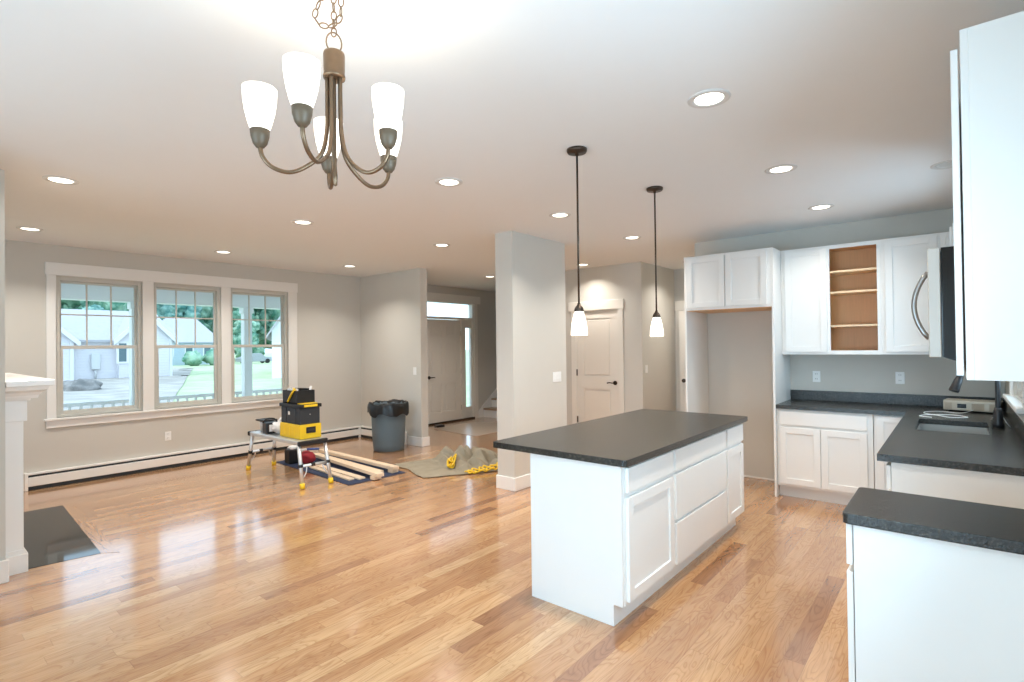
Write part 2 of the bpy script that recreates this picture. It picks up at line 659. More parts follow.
WIN = [(1.265, 2.108), (2.222, 3.040), (3.160, 4.008)]
w = MB()
wall_y(w, YF, YF + T, -0.2, 11.6, [(a, b, WZ0, WZ1) for a, b in WIN] + [(6.74, 8.10, 0.0, 2.44)])
struct('wall_front', w, M_WALL, 'greige wall holding the three front windows and the entry door', 'wall')
w = MB()
wall_y(w, YR - T, YR, XB, XK + 0.12, [(0.3, 1.7, 0.9, 2.1), (4.46, 5.40, 1.12, 2.2)])
struct('wall_sink', w, M_WALL, 'greige wall behind the sink counter', 'wall')
w = MB()
wall_x(w, XB - T, XB, YR - T, 4.0, [(0.2, 3.0, 0.06, 2.15)])
struct('wall_dining', w, M_WALL, 'wall at the dining end with a wide glass door', 'wall')
w = MB()
w.box((XB - T, 4.0, 0), (-0.05, 4.12, H))
wall_x(w, -0.2, -0.05, 4.12, YF + T, [(6.88, 7.70, WZ0, WZ1)])
struct('wall_living', w, M_WALL, 'wall behind the fireplace', 'wall')
w = MB()
w.box((-0.05, 4.85, 0), (0.522, 6.80, H))
struct('wall_fireplace', w, M_WALL, 'full height painted chimney breast behind the white mantel', 'wall')
w = MB()
w.box((5.303, 6.284, 0), (5.437, YF, H))
struct('wall_entry', w, M_WALL, 'short stub wall dividing the living room from the entry', 'wall')
w = MB()
w.box((4.266, 3.5715, 0), (5.251, 3.808, H))
struct('wall_partition', w, M_WALL, 'free standing square wall section beyond the island', 'wall')
w = MB()
wall_x(w, 7.158, 7.278, 3.5246, 6.20, [(3.905, 4.675, 0.0, 2.075)])
struct('wall_pantry', w, M_WALL, 'greige wall holding the closed two panel door', 'wall')
w = MB()
w.box((7.278, 3.5246, 0), (8.343, 3.645, H))
struct('wall_hall', w, M_WALL, 'hall wall beside the two panel door', 'wall')
w = MB()
wall_x(w, 8.343, 8.463, 2.29, 3.645, [(2.62, 3.435, 0.0, 2.075)])
struct('wall_hall_end', w, M_WALL, 'hall end wall with the ajar door', 'wall')
w = MB()
w.box((XK, YR - T, 0), (XK + 0.12, 2.41, H))
w.box((XK + 0.12, 2.29, 0), (8.343, 2.41, H))
struct('wall_kitchen', w, M_WALL, 'greige kitchen wall behind the fridge recess and cabinets', 'wall')
w = MB()
w.box((11.45, 3.645, 0), (11.6, YF, H))
w.box((8.463, 2.29, 0), (9.8, 2.41, H))
w.box((9.8, 2.29, 0), (9.92, 3.645, H))
w.box((7.278, 6.08, 0), (11.45, 6.20, H))
struct('wall_stair', w, M_WALL, 'walls enclosing the stairs and the room past the hall', 'wall')

# floor border boards around the hearth
b = MB()
b.prism([(1.0565, 4.962), (1.152, 4.872), (1.243, 6.90), (1.1435, 6.800)], 0.0, 0.0015)
struct('trim_1', b, M_BORDER, 'mitred oak border board along the black hearth', 'floor border')


# baseboards
def base_prof(mb, lo, hi):
    mb.box(lo, hi, 0.004)


bb = MB()
bb.box((4.251, 3.556, 0), (5.266, 3.5715, 0.14), 0.004)
bb.box((4.251, 3.5715, 0), (4.266, 3.823, 0.14), 0.004)
bb.box((4.266, 3.808, 0), (5.266, 3.823, 0.14), 0.004)
bb.box((5.251, 3.5715, 0), (5.266, 3.808, 0.14), 0.004)
struct('baseboard_partition', bb, M_TRIM, 'white baseboard around the free standing wall section', 'baseboard')
bb = MB()
bb.box((5.288, 6.269, 0), (5.303, 6.62, 0.14), 0.004)
bb.box((5.303, 6.269, 0), (5.452, 6.284, 0.14), 0.004)
bb.box((5.437, 6.284, 0), (5.452, YF, 0.14), 0.004)
struct('baseboard_entry', bb, M_TRIM, 'white baseboard at the foot of the stub wall', 'baseboard')
bb = MB()
bb.box((7.143, 3.5096, 0), (7.158, 3.80, 0.14), 0.004)
bb.box((7.143, 4.79, 0), (7.158, 6.20, 0.14), 0.004)
bb.box((7.158, 3.5096, 0), (8.343, 3.5246, 0.14), 0.004)
struct('baseboard_pantry', bb, M_TRIM, 'white baseboard below the two panel door wall', 'baseboard')
bb = MB()
bb.box((-0.05, 4.832, 0), (0.537, 4.85, 0.15), 0.004)
bb.box((0.522, 4.85, 0), (0.537, 4.955, 0.15), 0.004)
struct('baseboard_fireplace', bb, M_TRIM, 'white baseboard wrapping the chimney breast corner', 'baseboard')
bb = MB()
bb.box((5.452, YF - 0.015, 0), (6.66, YF, 0.14), 0.004)
bb.box((8.20, YF - 0.015, 0), (8.30, YF, 0.14), 0.004)
struct('baseboard_front', bb, M_TRIM, 'white baseboard beside the entry door', 'baseboard')
bb = MB()
bb.box((XK - 0.012, 1.405, 0), (XK, 2.265, 0.02), 0.003)
struct('baseboard_kitchen', bb, M_TRIM, 'thin white strip along the foot of the fridge recess', 'baseboard')

# casing of the three front windows
t = MB()
t.box((1.174, YF - 0.026, 2.398), (4.155, YF, 2.540), 0.003)
t.box((1.184, YF - 0.020, 0.768), (1.268, YF, 2.398), 0.003)
t.box((2.105, YF - 0.020, 0.768), (2.226, YF, 2.398), 0.003)
t.box((3.037, YF - 0.020, 0.768), (3.164, YF, 2.398), 0.003)
t.box((4.004, YF - 0.020, 0.768), (4.146, YF, 2.398), 0.003)
t.box((1.160, YF - 0.045, 0.742), (4.165, YF + 0.03, 0.768), 0.005)
t.box((1.180, YF - 0.020, 0.660), (4.148, YF, 0.742), 0.003)
struct('trim_2', t, M_TRIM, 'white casing, sill and apron framing the three front windows', 'window casing')


def sash_window(n, f, u0, u1, v0, v1, label, grille=True, parent=None):
    """double hung window in face f: (u, v, w), w negative goes out through the wall"""
    loc = f(((u0 + u1) / 2, v0, -0.06))
    root = struct_empty('window_%d' % n, loc, label, 'window')
    fr = MB()
    d0, d1 = -0.13, -0.02
    j = 0.042
    fr.box((u0, v0, d0), (u0 + j, v1, d1), 0.002, f)
    fr.box((u1 - j, v0, d0), (u1, v1, d1), 0.002, f)
    fr.box((u0 + j, v1 - j, d0), (u1 - j, v1, d1), 0.002, f)
    fr.box((u0 + j, v0, d0), (u1 - j, v0 + 0.03, d1), 0.002, f)
    obj('window_frame', fr, M_VINYL, root)
    vm = v0 + (v1 - v0) * 0.499
    a0, a1 = u0 + j, u1 - j
    s = 0.022
    up = MB()
    e0, e1 = -0.115, -0.085
    up.box((a0, vm - 0.018, e0), (a1, vm + 0.018, e1), 0, f)
    up.box((a0, v1 - j - s, e0), (a1, v1 - j, e1), 0, f)
    up.box((a0, vm + 0.018, e0), (a0 + s, v1 - j - s, e1), 0, f)
    up.box((a1 - s, vm + 0.018, e0), (a1, v1 - j - s, e1), 0, f)
    us = obj('upper_sash', up, M_VINYL, root)
    p = MB()
    p.box((a0 + s, vm + 0.018, -0.102), (a1 - s, v1 - j - s, -0.098), 0, f)
    obj('pane', p, M_GLASS, us)
    if grille:
        g = MB()
        W, B, Tp = a1 - a0 - 2 * s, vm + 0.018, v1 - j - s
        for k in (1, 2):
            uc = a0 + s + W * k / 3
            g.box((uc - 0.008, B, -0.108), (uc + 0.008, Tp, -0.092), 0, f)
        vc = (B + Tp) / 2
        for k in range(3):
            ua = a0 + s + W * k / 3 + (0.008 if k else 0)
            ub = a0 + s + W * (k + 1) / 3 - (0.008 if k < 2 else 0)
            g.box((ua, vc - 0.008, -0.108), (ub, vc + 0.008, -0.092), 0, f)
        obj('grille', g, M_VINYL, us)
    lo = MB()
    e0, e1 = -0.078, -0.045
    lo.box((a0, v0 + 0.03, e0), (a1, v0 + 0.075, e1), 0.002, f)
    lo.box((a0, vm - 0.022, e0), (a1, vm + 0.018, e1), 0.002, f)
    lo.box((a0, v0 + 0.075, e0), (a0 + s + 0.01, vm - 0.022, e1), 0.002, f)
    lo.box((a1 - s - 0.01, v0 + 0.075, e0), (a1, vm - 0.022, e1), 0.002, f)
    ls = obj('lower_sash', lo, M_VINYL, root)
    p = MB()
    p.box((a0 + s, v0 + 0.07, -0.064), (a1 - s, vm - 0.02, -0.060), 0, f)
    obj('pane', p, M_GLASS, ls)
    return root


fW = face((0, YF, 0), (1, 0, 0), (0, -1, 0))
for i, (a, b_) in enumerate(WIN):
    sash_window(i + 1, fW, a, b_, WZ0, WZ1, ['double hung front window nearest the mantel', 'middle double hung front window of the three',
                                             'double hung front window nearest the stub wall, porch post behind it'][i])
fS = face((0, YR, 0), (-1, 0, 0), (0, 1, 0))
sash_window(4, fS, -5.40, -4.46, 1.12, 2.20, 'window over the kitchen sink', grille=False)
sash_window(6, face((-0.05, 0, 0), (0, 1, 0), (1, 0, 0)), 6.88, 7.70, WZ0, WZ1, 'unseen window added beyond the chimney breast for more daylight')  # added out of view to bring more neutral light into the living room
sash_window(5, fS, -1.7, -0.3, 0.9, 2.1, 'window beside the dining end', grille=False)
t = MB()
t.box((4.36, YR, 1.10), (4.46, YR + 0.02, 2.30), 0.003)
t.box((5.40, YR, 1.10), (5.50, YR + 0.02, 2.30), 0.003)
t.box((4.46, YR, 2.20), (5.40, YR + 0.02, 2.30), 0.003)
t.box((4.34, YR - 0.02, 1.085), (5.52, YR + 0.055, 1.115), 0.005)
t.box((4.36, YR, 1.025), (5.50, YR + 0.018, 1.085), 0.003)
struct('trim_3', t, M_TRIM, 'white casing and sill of the window over the sink', 'window casing')
# glass sliding door behind the camera
fB = face((XB, 0, 0), (0, 1, 0), (1, 0, 0))
sl = struct_empty('door_4', (XB, 1.6, 0), 'wide glass sliding door of the dining end', 'door')
fr = MB()
for u0, u1, v0, v1 in ((0.2, 0.28, 0.06, 2.15), (2.92, 3.0, 0.06, 2.15), (0.28, 2.92, 2.07, 2.15), (0.28, 2.92, 0.06, 0.14), (1.56, 1.64, 0.14, 2.07)):
    fr.box((u0, v0, -0.12), (u1, v1, -0.04), 0.003, fB)
obj('door_frame', fr, M_VINYL, sl)
p = MB()
p.box((0.28, 0.14, -0.085), (1.56, 2.07, -0.080), 0, fB)
p.box((1.64, 0.14, -0.085), (2.92, 2.07, -0.080), 0, fB)
obj('pane', p, M_GLASS, sl)


# ------------------------------------------------------------------ doors
def panel_door(mb, f, u0, u1, v0, v1, w0, w1, panels):
    """door leaf with recessed raised panels on the +w face"""
    us = sorted({u0, u1} | {p[0] for p in panels} | {p[1] for p in panels})
    mb.box((u0, v0, w0), (u1, v1, w1 - 0.010), 0, f)
    # stiles and rails as boxes that leave the panels open
    rows = sorted({(p[2], p[3]) for p in panels})
    v = v0
    for (a, b) in rows:
        mb.box((u0, v, w1 - 0.010), (u1, a, w1), 0, f)
        row = sorted(p for p in panels if (p[2], p[3]) == (a, b))
        u = u0
        for p in row:
            mb.box((u, a, w1 - 0.010), (p[0], b, w1), 0, f)
            u = p[1]
        mb.box((u, a, w1 - 0.010), (u1, b, w1), 0, f)
        v = b
    mb.box((u0, v, w1 - 0.010), (u1, v1, w1), 0, f)
    for p in panels:
        mb.box((p[0] + 0.03, p[2] + 0.03, w1 - 0.012), (p[1] - 0.03, p[3] - 0.03, w1 - 0.003), 0.006, f)


def lever(f, u, v, w, du):
    mb = MB()
    a = Vector(f((u, v, w)))
    n = (Vector(f((u, v, w + 1))) - a)
    mb.cyl(a, a + n * 0.012, 0.032, 20)
    mb.cyl(a + n * 0.012, a + n * 0.05, 0.011, 12)
    mb.tube([f((u, v, w + 0.05)), f((u + du * 0.03, v, w + 0.056)), f((u + du * 0.075, v + 0.004, w + 0.052)), f((u + du * 0.115, v - 0.004, w + 0.05))], 0.009, 8, n=4)
    return mb


def hinge(f, u, v, w):
    mb = MB()
    mb.box((u - 0.012, v - 0.05, w), (u + 0.012, v + 0.05, w + 0.004), 0, f)
    mb.cyl(f((u, v - 0.05, w + 0.008)), f((u, v + 0.05, w + 0.008)), 0.008, 10)
    return mb


# pantry door, in the wall x = 7.158, seen from -x; u runs along +y
fP = face((7.158, 0, 0), (0, 1, 0), (-1, 0, 0))
d2 = struct_empty('door_2', (7.158, 4.29, 0), 'closed cream two panel interior door beyond the island', 'door')
pd = MB()
panel_door(pd, fP, 3.925, 4.655, 0.012, 2.055, -0.05, -0.012, [(4.045, 4.535, 0.21, 0.84), (4.045, 4.535, 1.03, 1.945)])
obj('door_panel', pd, M_DOORP, d2)
jb = MB()
jb.box((3.905, 0, -0.12), (3.923, 2.075, 0.0), 0, fP)
jb.box((4.657, 0, -0.12), (4.675, 2.075, 0.0), 0, fP)
jb.box((3.923, 2.057, -0.12), (4.657, 2.075, 0.0), 0, fP)
obj('door_jamb', jb, M_DOORP, d2)
obj('door_handle', lever(fP, 3.982, 0.945, -0.012, 1), M_BRONZE, d2)
for z in (0.342, 1.09, 1.84):
    obj('hinge', hinge(fP, 4.664, z, -0.006), M_BRONZE, d2)
t = MB()
t.box((3.825, 0, 0), (3.91, 2.07, 0.018), 0.003, fP)
t.box((4.67, 0, 0), (4.755, 2.07, 0.018), 0.003, fP)
t.box((3.812, 2.07, 0), (4.80, 2.215, 0.024), 0.003, fP)
struct('trim_4', t, M_DOORP, 'flat casing with a tall header around the two panel door', 'door casing')

# hall door, ajar, in the wall x = 8.343
fH = face((8.343, 0, 0), (0, 1, 0), (-1, 0, 0))
d3 = struct_empty('door_3', (8.330, 2.64, 0), 'ajar cream panel door at the end of the hall', 'door')
AJ = math.radians(9)


def fA(c):
    q = Vector((-c[2], c[0] - 2.64, c[1]))
    x = q.x * math.cos(AJ) - q.y * math.sin(AJ)
    y = q.x * math.sin(AJ) + q.y * math.cos(AJ)
    return (8.330 + x, 2.64 + y, q.z)


pd = MB()
panel_door(pd, fA, 2.64, 3.41, 0.012, 2.055, -0.036, 0.0, [(2.75, 3.30, 0.21, 0.84), (2.75, 3.30, 1.03, 1.945)])
obj('door_panel', pd, M_DOORP, d3)
obj('door_handle', lever(fA, 3.345, 0.94, 0.0, -1), M_BRONZE, d3)
fA2 = lambda c: fA((c[0], c[1], -0.036 - c[2]))
obj('door_handle', lever(fA2, 3.345, 0.94, 0.0, -1), M_BRONZE, d3)
jb = MB()
jb.box((2.60, 0, -0.12), (2.632, 2.075, 0.0), 0, fH)
jb.box((3.417, 0, -0.12), (3.435, 2.075, 0.0), 0, fH)
jb.box((2.632, 2.06, -0.12), (3.417, 2.075, 0.0), 0, fH)
obj('door_jamb', jb, M_DOORP, d3)
t = MB()
t.box((3.427, 0, 0), (3.505, 2.07, 0.018), 0.003, fH)
t.box((2.53, 0, 0), (2.61, 2.07, 0.018), 0.003, fH)
t.box((2.50, 2.07, 0), (3.515, 2.225, 0.024), 0.003, fH)
struct('trim_5', t, M_DOORP, 'casing around the ajar hall door', 'door casing')

# front door unit with transom and sidelight
d1 = struct_empty('door_1', (7.4, YF, 0), 'cream front door with a transom above and one sidelight', 'door')
pd = MB()
PU = [(6.895, 7.195), (7.275, 7.575)]
panel_door(pd, fW, 6.775, 7.725, 0.03, 2.075, -0.075, -0.03, [(a, b_, z0, z1) for a, b_ in PU for z0, z1 in ((0.22, 0.80), (0.98, 1.62), (1.72, 1.96))])
obj('door_panel', pd, M_DOORP, d1)
fr = MB()
for u0, u1, v0, v1 in ((6.74, 6.775, 0.03, 2.44), (7.725, 7.775, 0.03, 2.10), (8.065, 8.10, 0.03, 2.44), (6.775, 8.065, 2.415, 2.44), (6.775, 8.065, 2.085, 2.13)):
    fr.box((u0, v0, -0.13), (u1, v1, -0.005), 0.003, fW)
# sidelight stiles
for u0, u1, v0, v1 in ((7.775, 7.873, 0.03, 2.085), (8.035, 8.065, 0.03, 2.085), (7.873, 8.035, 0.03, 0.26), (7.873, 8.035, 1.918, 2.085)):
    fr.box((u0, v0, -0.08), (u1, v1, -0.03), 0.003, fW)
obj('door_frame', fr, M_DOORP, d1)
sill = MB()
sill.box((6.74, 0.0, -0.14), (8.10, 0.03, 0.01), 0.003, fW)
obj('threshold', sill, M_BRONZE, d1)
p = MB()
p.box((7.873, 0.26, -0.060), (8.035, 1.918, -0.055), 0, fW)
obj('sidelight_pane', p, M_GLASS, d1)
p = MB()
p.box((6.775, 2.13, -0.075), (8.065, 2.415, -0.070), 0, fW)
obj('transom_pane', p, M_GLASS, d1)
obj('door_handle', lever(fW, 6.855, 0.925, -0.03, 1), M_BRONZE, d1)
for z in (0.27, 1.02, 1.80):
    obj('hinge', hinge(fW, 7.735, z, -0.022), M_BRONZE, d1)
t = MB()
t.box((6.65, 0, 0), (6.745, 2.435, 0.018), 0.003, fW)
t.box((8.095, 0, 0), (8.195, 2.435, 0.018), 0.003, fW)
t.box((6.63, 2.435, 0), (8.285, 2.59, 0.024), 0.003, fW)
struct('trim_6', t, M_DOORP, 'white casing and header around the front door', 'door casing')

# ------------------------------------------------------------------ stairs in the entry
st = struct_empty('stairs_1', (8.35, 7.3, 0), 'oak stairs with white risers climbing away in the entry', 'stairs')
for k in range(5):
    z = 0.19 * (k + 1)
    x = 8.36 + 0.255 * k
    mb = MB()
    mb.box((x, 6.80, z - 0.19), (x + 0.255 if k < 4 else x + 2.5, YF - 0.022, z - 0.03))
    obj('riser', mb, M_TRIM, st)
    mb = MB()
    mb.box((x - 0.03, 6.78, z - 0.03), (x + 0.255 if k < 4 else x + 2.5, YF - 0.022, z), 0.008)
    obj('tread', mb, M_TEAR, st)
sk = MB()
sk.prism([(8.22, 0.0), (8.22, 0.16), (9.60, 1.20), (9.60, 0.0)], 0, 0.02, lambda c: (c[0], YF - c[2] - 0.001, c[1]))
obj('skirt_board', sk, M_TRIM, st)

# ------------------------------------------------------------------ kitchen cabinets


def shaker(f, u0, u1, v0, v1, w0=0.0, th=0.020, rail=0.058):
    mb = MB()
    r = rail
    mb.box((u0, v0, w0), (u0 + r, v1, w0 + th), 0.0015, f)
    mb.box((u1 - r, v0, w0), (u1, v1, w0 + th), 0.0015, f)
    mb.box((u0 + r, v0, w0), (u1 - r, v0 + r, w0 + th), 0.0015, f)
    mb.box((u0 + r, v1 - r, w0), (u1 - r, v1, w0 + th), 0.0015, f)
    mb.box((u0 + r, v0 + r, w0 + 0.002), (u1 - r, v1 - r, w0 + th - 0.011), 0, f)
    return mb


def slab(f, u0, u1, v0, v1, w0=0.0, th=0.020):
    mb = MB()
    mb.box((u0, v0, w0), (u1, v1, w0 + th), 0.002, f)
    return mb


def carcass(f, u0, u1, depth, v0, v1, toe=True, toe_in=0.076, toe_h=0.115):
    """base cabinet body with its face frame front at w = 0"""
    mb = MB()
    mb.box((u0, v0 + (toe_h if toe else 0), -depth), (u1, v1, 0), 0.001, f)
    if toe:
        mb.box((u0, v0, -depth), (u1, v0 + toe_h, -toe_in), 0, f)
    return mb


def rrect(x0, y0, x1, y1, r, n=5):
    out = []
    for cx, cy, a0 in ((x1 - r, y0 + r, -0.5), (x1 - r, y1 - r, 0.0), (x0 + r, y1 - r, 0.5), (x0 + r, y0 + r, 1.0)):
        for k in range(n + 1):
            a = PI * (a0 + 0.5 * k / n)
            out.append((cx + r * math.cos(a), cy + r * math.sin(a)))
    return out


CT = 0.914      # counter top
CU = 0.876      # underside

# --- island: three base units, fronts face -y
fI = face((0, 1.385, 0), (1, 0, 0), (0, -1, 0))


def island_unit(name, label, u0, u1, doors, drawers, end=False):
    t_ = thing(name, label, 'cabinet', ((u0 + u1) / 2, 1.70, 0), 0, 'island base cabinets')
    mb = carcass(fI, u0, u1, 0.615, 0, CU, toe_in=0.058)
    obj('body', mb, M_CAB, t_)
    if end:
        e = MB()
        # finished end panel with its toe notch, at the end facing the dining area
        e.prism([(1.388, 0.117), (1.388, CU), (2.005, CU), (2.005, 0.0), (1.443, 0.0), (1.443, 0.117)], 2.546, 2.566, lambda c: (c[2], c[0], c[1]))
        obj('end_panel', e, M_CAB, t_)
    for dd in doors:
        obj('door', shaker(fI, *dd), M_CAB, t_)
    for dd in drawers:
        obj('drawer', slab(fI, *dd), M_CAB, t_)
    return t_


island_unit('base_cabinet', 'white island cabinet with one drawer over a door, beside the plain end panel', 2.567, 3.192,
            [(2.585, 3.180, 0.135, 0.697)], [(2.585, 3.180, 0.722, 0.858)], True)
island_unit('base_cabinet', 'white island cabinet of three stacked wide drawers', 3.193, 4.182, [],
            [(3.215, 4.165, 0.722, 0.858), (3.215, 4.165, 0.418, 0.702), (3.215, 4.165, 0.135, 0.396)])
island_unit('base_cabinet', 'narrow white island cabinet with drawer and door, at the end facing the fridge recess', 4.183, 4.610,
            [(4.205, 4.590, 0.135, 0.697)], [(4.205, 4.590, 0.722, 0.858)])
ic = MB()
ic.prism(rrect(2.514, 1.341, 4.655, 2.294, 0.022), CU, CT, bev=0.004)
tag(obj('island_countertop', ic, M_GRAN), 'dark leathered stone worktop on the white island', 'countertop')

# --- back run, fronts face -x, u runs along -y so that the left of the picture is small u
fK = face((5.722, 0, 0), (0, 1, 0), (-1, 0, 0))
t_ = thing('base_cabinet', 'white two door base cabinet with one long drawer front, beside the fridge recess', 'cabinet', (6.02, 0.98, 0), 0, 'kitchen wall base cabinets')
obj('body', carcass(fK, 0.585, 1.378, 0.60, 0, CU), M_CAB, t_)
obj('drawer', slab(fK, 0.628, 1.352, 0.722, 0.851), M_CAB, t_)
obj('door', shaker(fK, 1.000, 1.352, 0.142, 0.697), M_CAB, t_)
obj('door', shaker(fK, 0.628, 0.994, 0.142, 0.697), M_CAB, t_)
t_ = thing('base_cabinet', 'white corner base cabinet with one full height door, where the two counters meet', 'cabinet', (6.02, 0.2, 0), 0, 'kitchen wall base cabinets')
mb = MB()
mb.box((5.735, -0.30, 0.115), (6.322, 0.580, CU))
mb.box((5.80, -0.30, 0.0), (6.322, 0.580, 0.115))
obj('body', mb, M_CAB, t_)
obj('door', shaker(fK, 0.335, 0.562, 0.142, 0.865, -0.012), M_CAB, t_)

# --- sink run, fronts face +y; u runs along -x
fR = face((0, 0.280, 0), (-1, 0, 0), (0, 1, 0))
t_ = thing('base_cabinet', 'white base cabinet whose plain end panel faces the range gap, under the sink counter', 'cabinet', (3.96, 0, 0), 0, 'sink run base cabinets')
obj('body', carcass(fR, -4.43, -3.505, 0.58, 0, CU), M_CAB, t_)
obj('door', shaker(fR, -4.41, -3.975, 0.142, 0.697, 0.004), M_CAB, t_)
obj('door', shaker(fR, -3.965, -3.525, 0.142, 0.697, 0.004), M_CAB, t_)
obj('drawer', slab(fR, -4.41, -3.525, 0.722, 0.851, 0.004), M_CAB, t_)
t_ = thing('base_cabinet', 'white sink base cabinet under the steel basin', 'cabinet', (4.93, 0, 0), 0, 'sink run base cabinets')
mb = MB()
mb.box((4.432, 0.245, 0.115), (5.43, 0.280, CU))
mb.box((4.432, -0.30, 0.0), (4.45, 0.245, CU))
mb.box((5.41, -0.30, 0.0), (5.43, 0.245, CU))
mb.box((4.45, -0.30, 0.0), (5.41, -0.285, CU))
mb.box((4.45, -0.285, 0.0), (5.41, 0.225, 0.14))
obj('body', mb, M_CAB, t_)
obj('door', shaker(fR, -5.41, -4.935, 0.142, 0.697), M_CAB, t_)
obj('door', shaker(fR, -4.925, -4.45, 0.142, 0.697), M_CAB, t_)
obj('drawer', slab(fR, -5.41, -4.45, 0.722, 0.851), M_CAB, t_)

# --- near unit
fR = face((0, 0.293, 0), (-1, 0, 0), (0, 1, 0))
t_ = thing('base_cabinet', 'white base cabinet with a drawer over a door, under the short counter nearest the camera', 'cabinet', (2.44, 0, 0))
obj('body', carcass(fR, -2.645, -2.236, 0.605, 0, CU), M_CAB, t_)
obj('drawer', slab(fR, -2.635, -2.246, 0.722, 0.868, 0.004), M_CAB, t_)
obj('door', shaker(fR, -2.635, -2.246, 0.142, 0.697, 0.004), M_CAB, t_)

nc = MB()
nc.prism(rrect(2.212, -0.315, 2.655, 0.324, 0.022), CU, CT, bev=0.004)
tag(obj('countertop', nc, M_GRAN), 'short dark stone counter on the cabinet nearest the camera', 'countertop')

# --- L shaped worktop with the sink cut-out
SX0, SX1, SY0, SY1 = 4.60, 5.27, -0.165, 0.232
lc = MB()
poly = [(3.488, -0.305), (SX0, -0.305), (SX0, SY0), (SX0, SY1), (SX0, 0.3417), (3.488, 0.3417)]
lc.box((3.488, -0.318, CU), (SX0, 0.3417, CT))
lc.box((SX0, -0.318, CU), (SX1, SY0, CT))
lc.box((SX0, SY1, CU), (SX1, 0.3417, CT))
lc.box((SX1, -0.318, CU), (5.692, 0.3417, CT))
lc.box((5.692, -0.318, CU), (6.325, 1.379, CT))
bmesh.ops.remove_doubles(lc.bm, verts=lc.bm.verts, dist=1e-5)
tag(obj('countertop', lc, M_GRAN), 'dark stone L shaped worktop along the sink and cabinet walls', 'countertop')
bs = MB()
bs.box((6.307, -0.298, CT), (6.325, 1.379, 1.018), 0.002)
tag(obj('backsplash', bs, M_GRAN), 'low dark stone upstand behind the worktop on the outlet wall', 'backsplash')
bs = MB()
bs.box((3.488, -0.318, CT), (6.306, -0.300, 1.018), 0.002)
tag(obj('backsplash', bs, M_GRAN), 'low dark stone upstand under the sink window', 'backsplash')

# --- sink and tap
t_ = thing('sink', 'undermounted stainless steel sink basin in the dark worktop', 'sink', ((SX0 + SX1) / 2, 0.03, 0.70))
mb = MB()
th, zb = 0.010, 0.70
mb.box((SX0 - 0.008, SY0 - 0.008, zb), (SX1 + 0.008, SY1 + 0.008, zb + th))
mb.box((SX0 - 0.012, SY0 - 0.012, zb), (SX0 + 0.004, SY1 + 0.012, CU - 0.002))
mb.box((SX1 - 0.004, SY0 - 0.012, zb), (SX1 + 0.012, SY1 + 0.012, CU - 0.002))
mb.box((SX0, SY0 - 0.012, zb), (SX1, SY0 + 0.004, CU - 0.002))
mb.box((SX0, SY1 - 0.004, zb), (SX1, SY1 + 0.012, CU - 0.002))
obj('basin', mb, M_STEEL, t_)
mb = MB()
mb.lathe([(0.05, 0), (0.05, 0.004), (0.03, 0.006)], (4.93, 0.03, zb + th), 24)
obj('drain', mb, M_ALU, t_)

FX, FY = 4.99, -0.215
t_ = thing('faucet', 'tall black pull down kitchen tap behind the sink', 'faucet', (FX, FY, CT))
mb = MB()
mb.lathe([(0.032, 0), (0.032, 0.03), (0.027, 0.05), (0.025, 0.12), (0.020, 0.14)], (FX, FY, CT), 20)
obj('base', mb, M_BLACK, t_)
mb = MB()
mb.tube([(FX, FY, CT + 0.12), (FX, FY, CT + 0.30), (FX - 0.005, FY + 0.005, CT + 0.40), (FX - 0.04, FY + 0.045, CT + 0.455), (FX - 0.10, FY + 0.11, CT + 0.46),
         (FX - 0.155, FY + 0.165, CT + 0.425), (FX - 0.175, FY + 0.19, CT + 0.385)], 0.015, 12, n=6)
obj('spout', mb, M_BLACK, t_)
mb = MB()
h0 = Vector((FX - 0.175, FY + 0.19, CT + 0.39))
h1 = h0 + Vector((-0.03, 0.045, -0.13))
mb.lathe([(0.017, 0), (0.020, 0.03), (0.019, 0.034), (0.024, 0.06), (0.030, 0.135), (0.027, 0.142)], h0, 18, axis=h1 - h0)
obj('spray_head', mb, M_BLACK, t_)
mb = MB()
mb.tube([(FX + 0.02, FY, CT + 0.09), (FX + 0.06, FY + 0.005, CT + 0.10), (FX + 0.10, FY + 0.01, CT + 0.13)], 0.008, 8, n=4)
obj('handle', mb, M_BLACK, t_)

# --- fridge recess: two tall panels and the cabinet above
FXF = 5.690
p = MB()
p.box((FXF, 1.381, 0.0), (6.325, 1.402, 2.478), 0.002)
tag(obj('tall_end_panel', p, M_CAB), 'tall white panel between the fridge recess and the dark worktop', 'cabinet panel')
p = MB()
p.box((FXF, 2.270, 0.0), (6.325, 2.290, 2.478), 0.002)
tag(obj('tall_end_panel', p, M_CAB), 'tall white panel on the hall side of the fridge recess', 'cabinet panel')
t_ = thing('upper_cabinet', 'white two door cabinet bridging the empty fridge recess', 'cabinet', (6.0, 1.85, 1.885))
mb = MB()
mb.box((FXF + 0.002, 1.403, 1.889), (6.325, 2.269, 2.477), 0.001)
obj('body', mb, M_CAB, t_)
mb = MB()
mb.box((FXF + 0.004, 1.405, 1.884), (6.323, 2.267, 1.889))
tag(obj('bottom_panel', mb, M_MAPLE, t_), 'bare maple underside')
fU = face((FXF, 0, 0), (0, 1, 0), (-1, 0, 0))
obj('door', shaker(fU, 1.440, 1.842, 1.915, 2.455, 0.001), M_CAB, t_)
obj('door', shaker(fU, 1.852, 2.258, 1.915, 2.455, 0.001), M_CAB, t_)

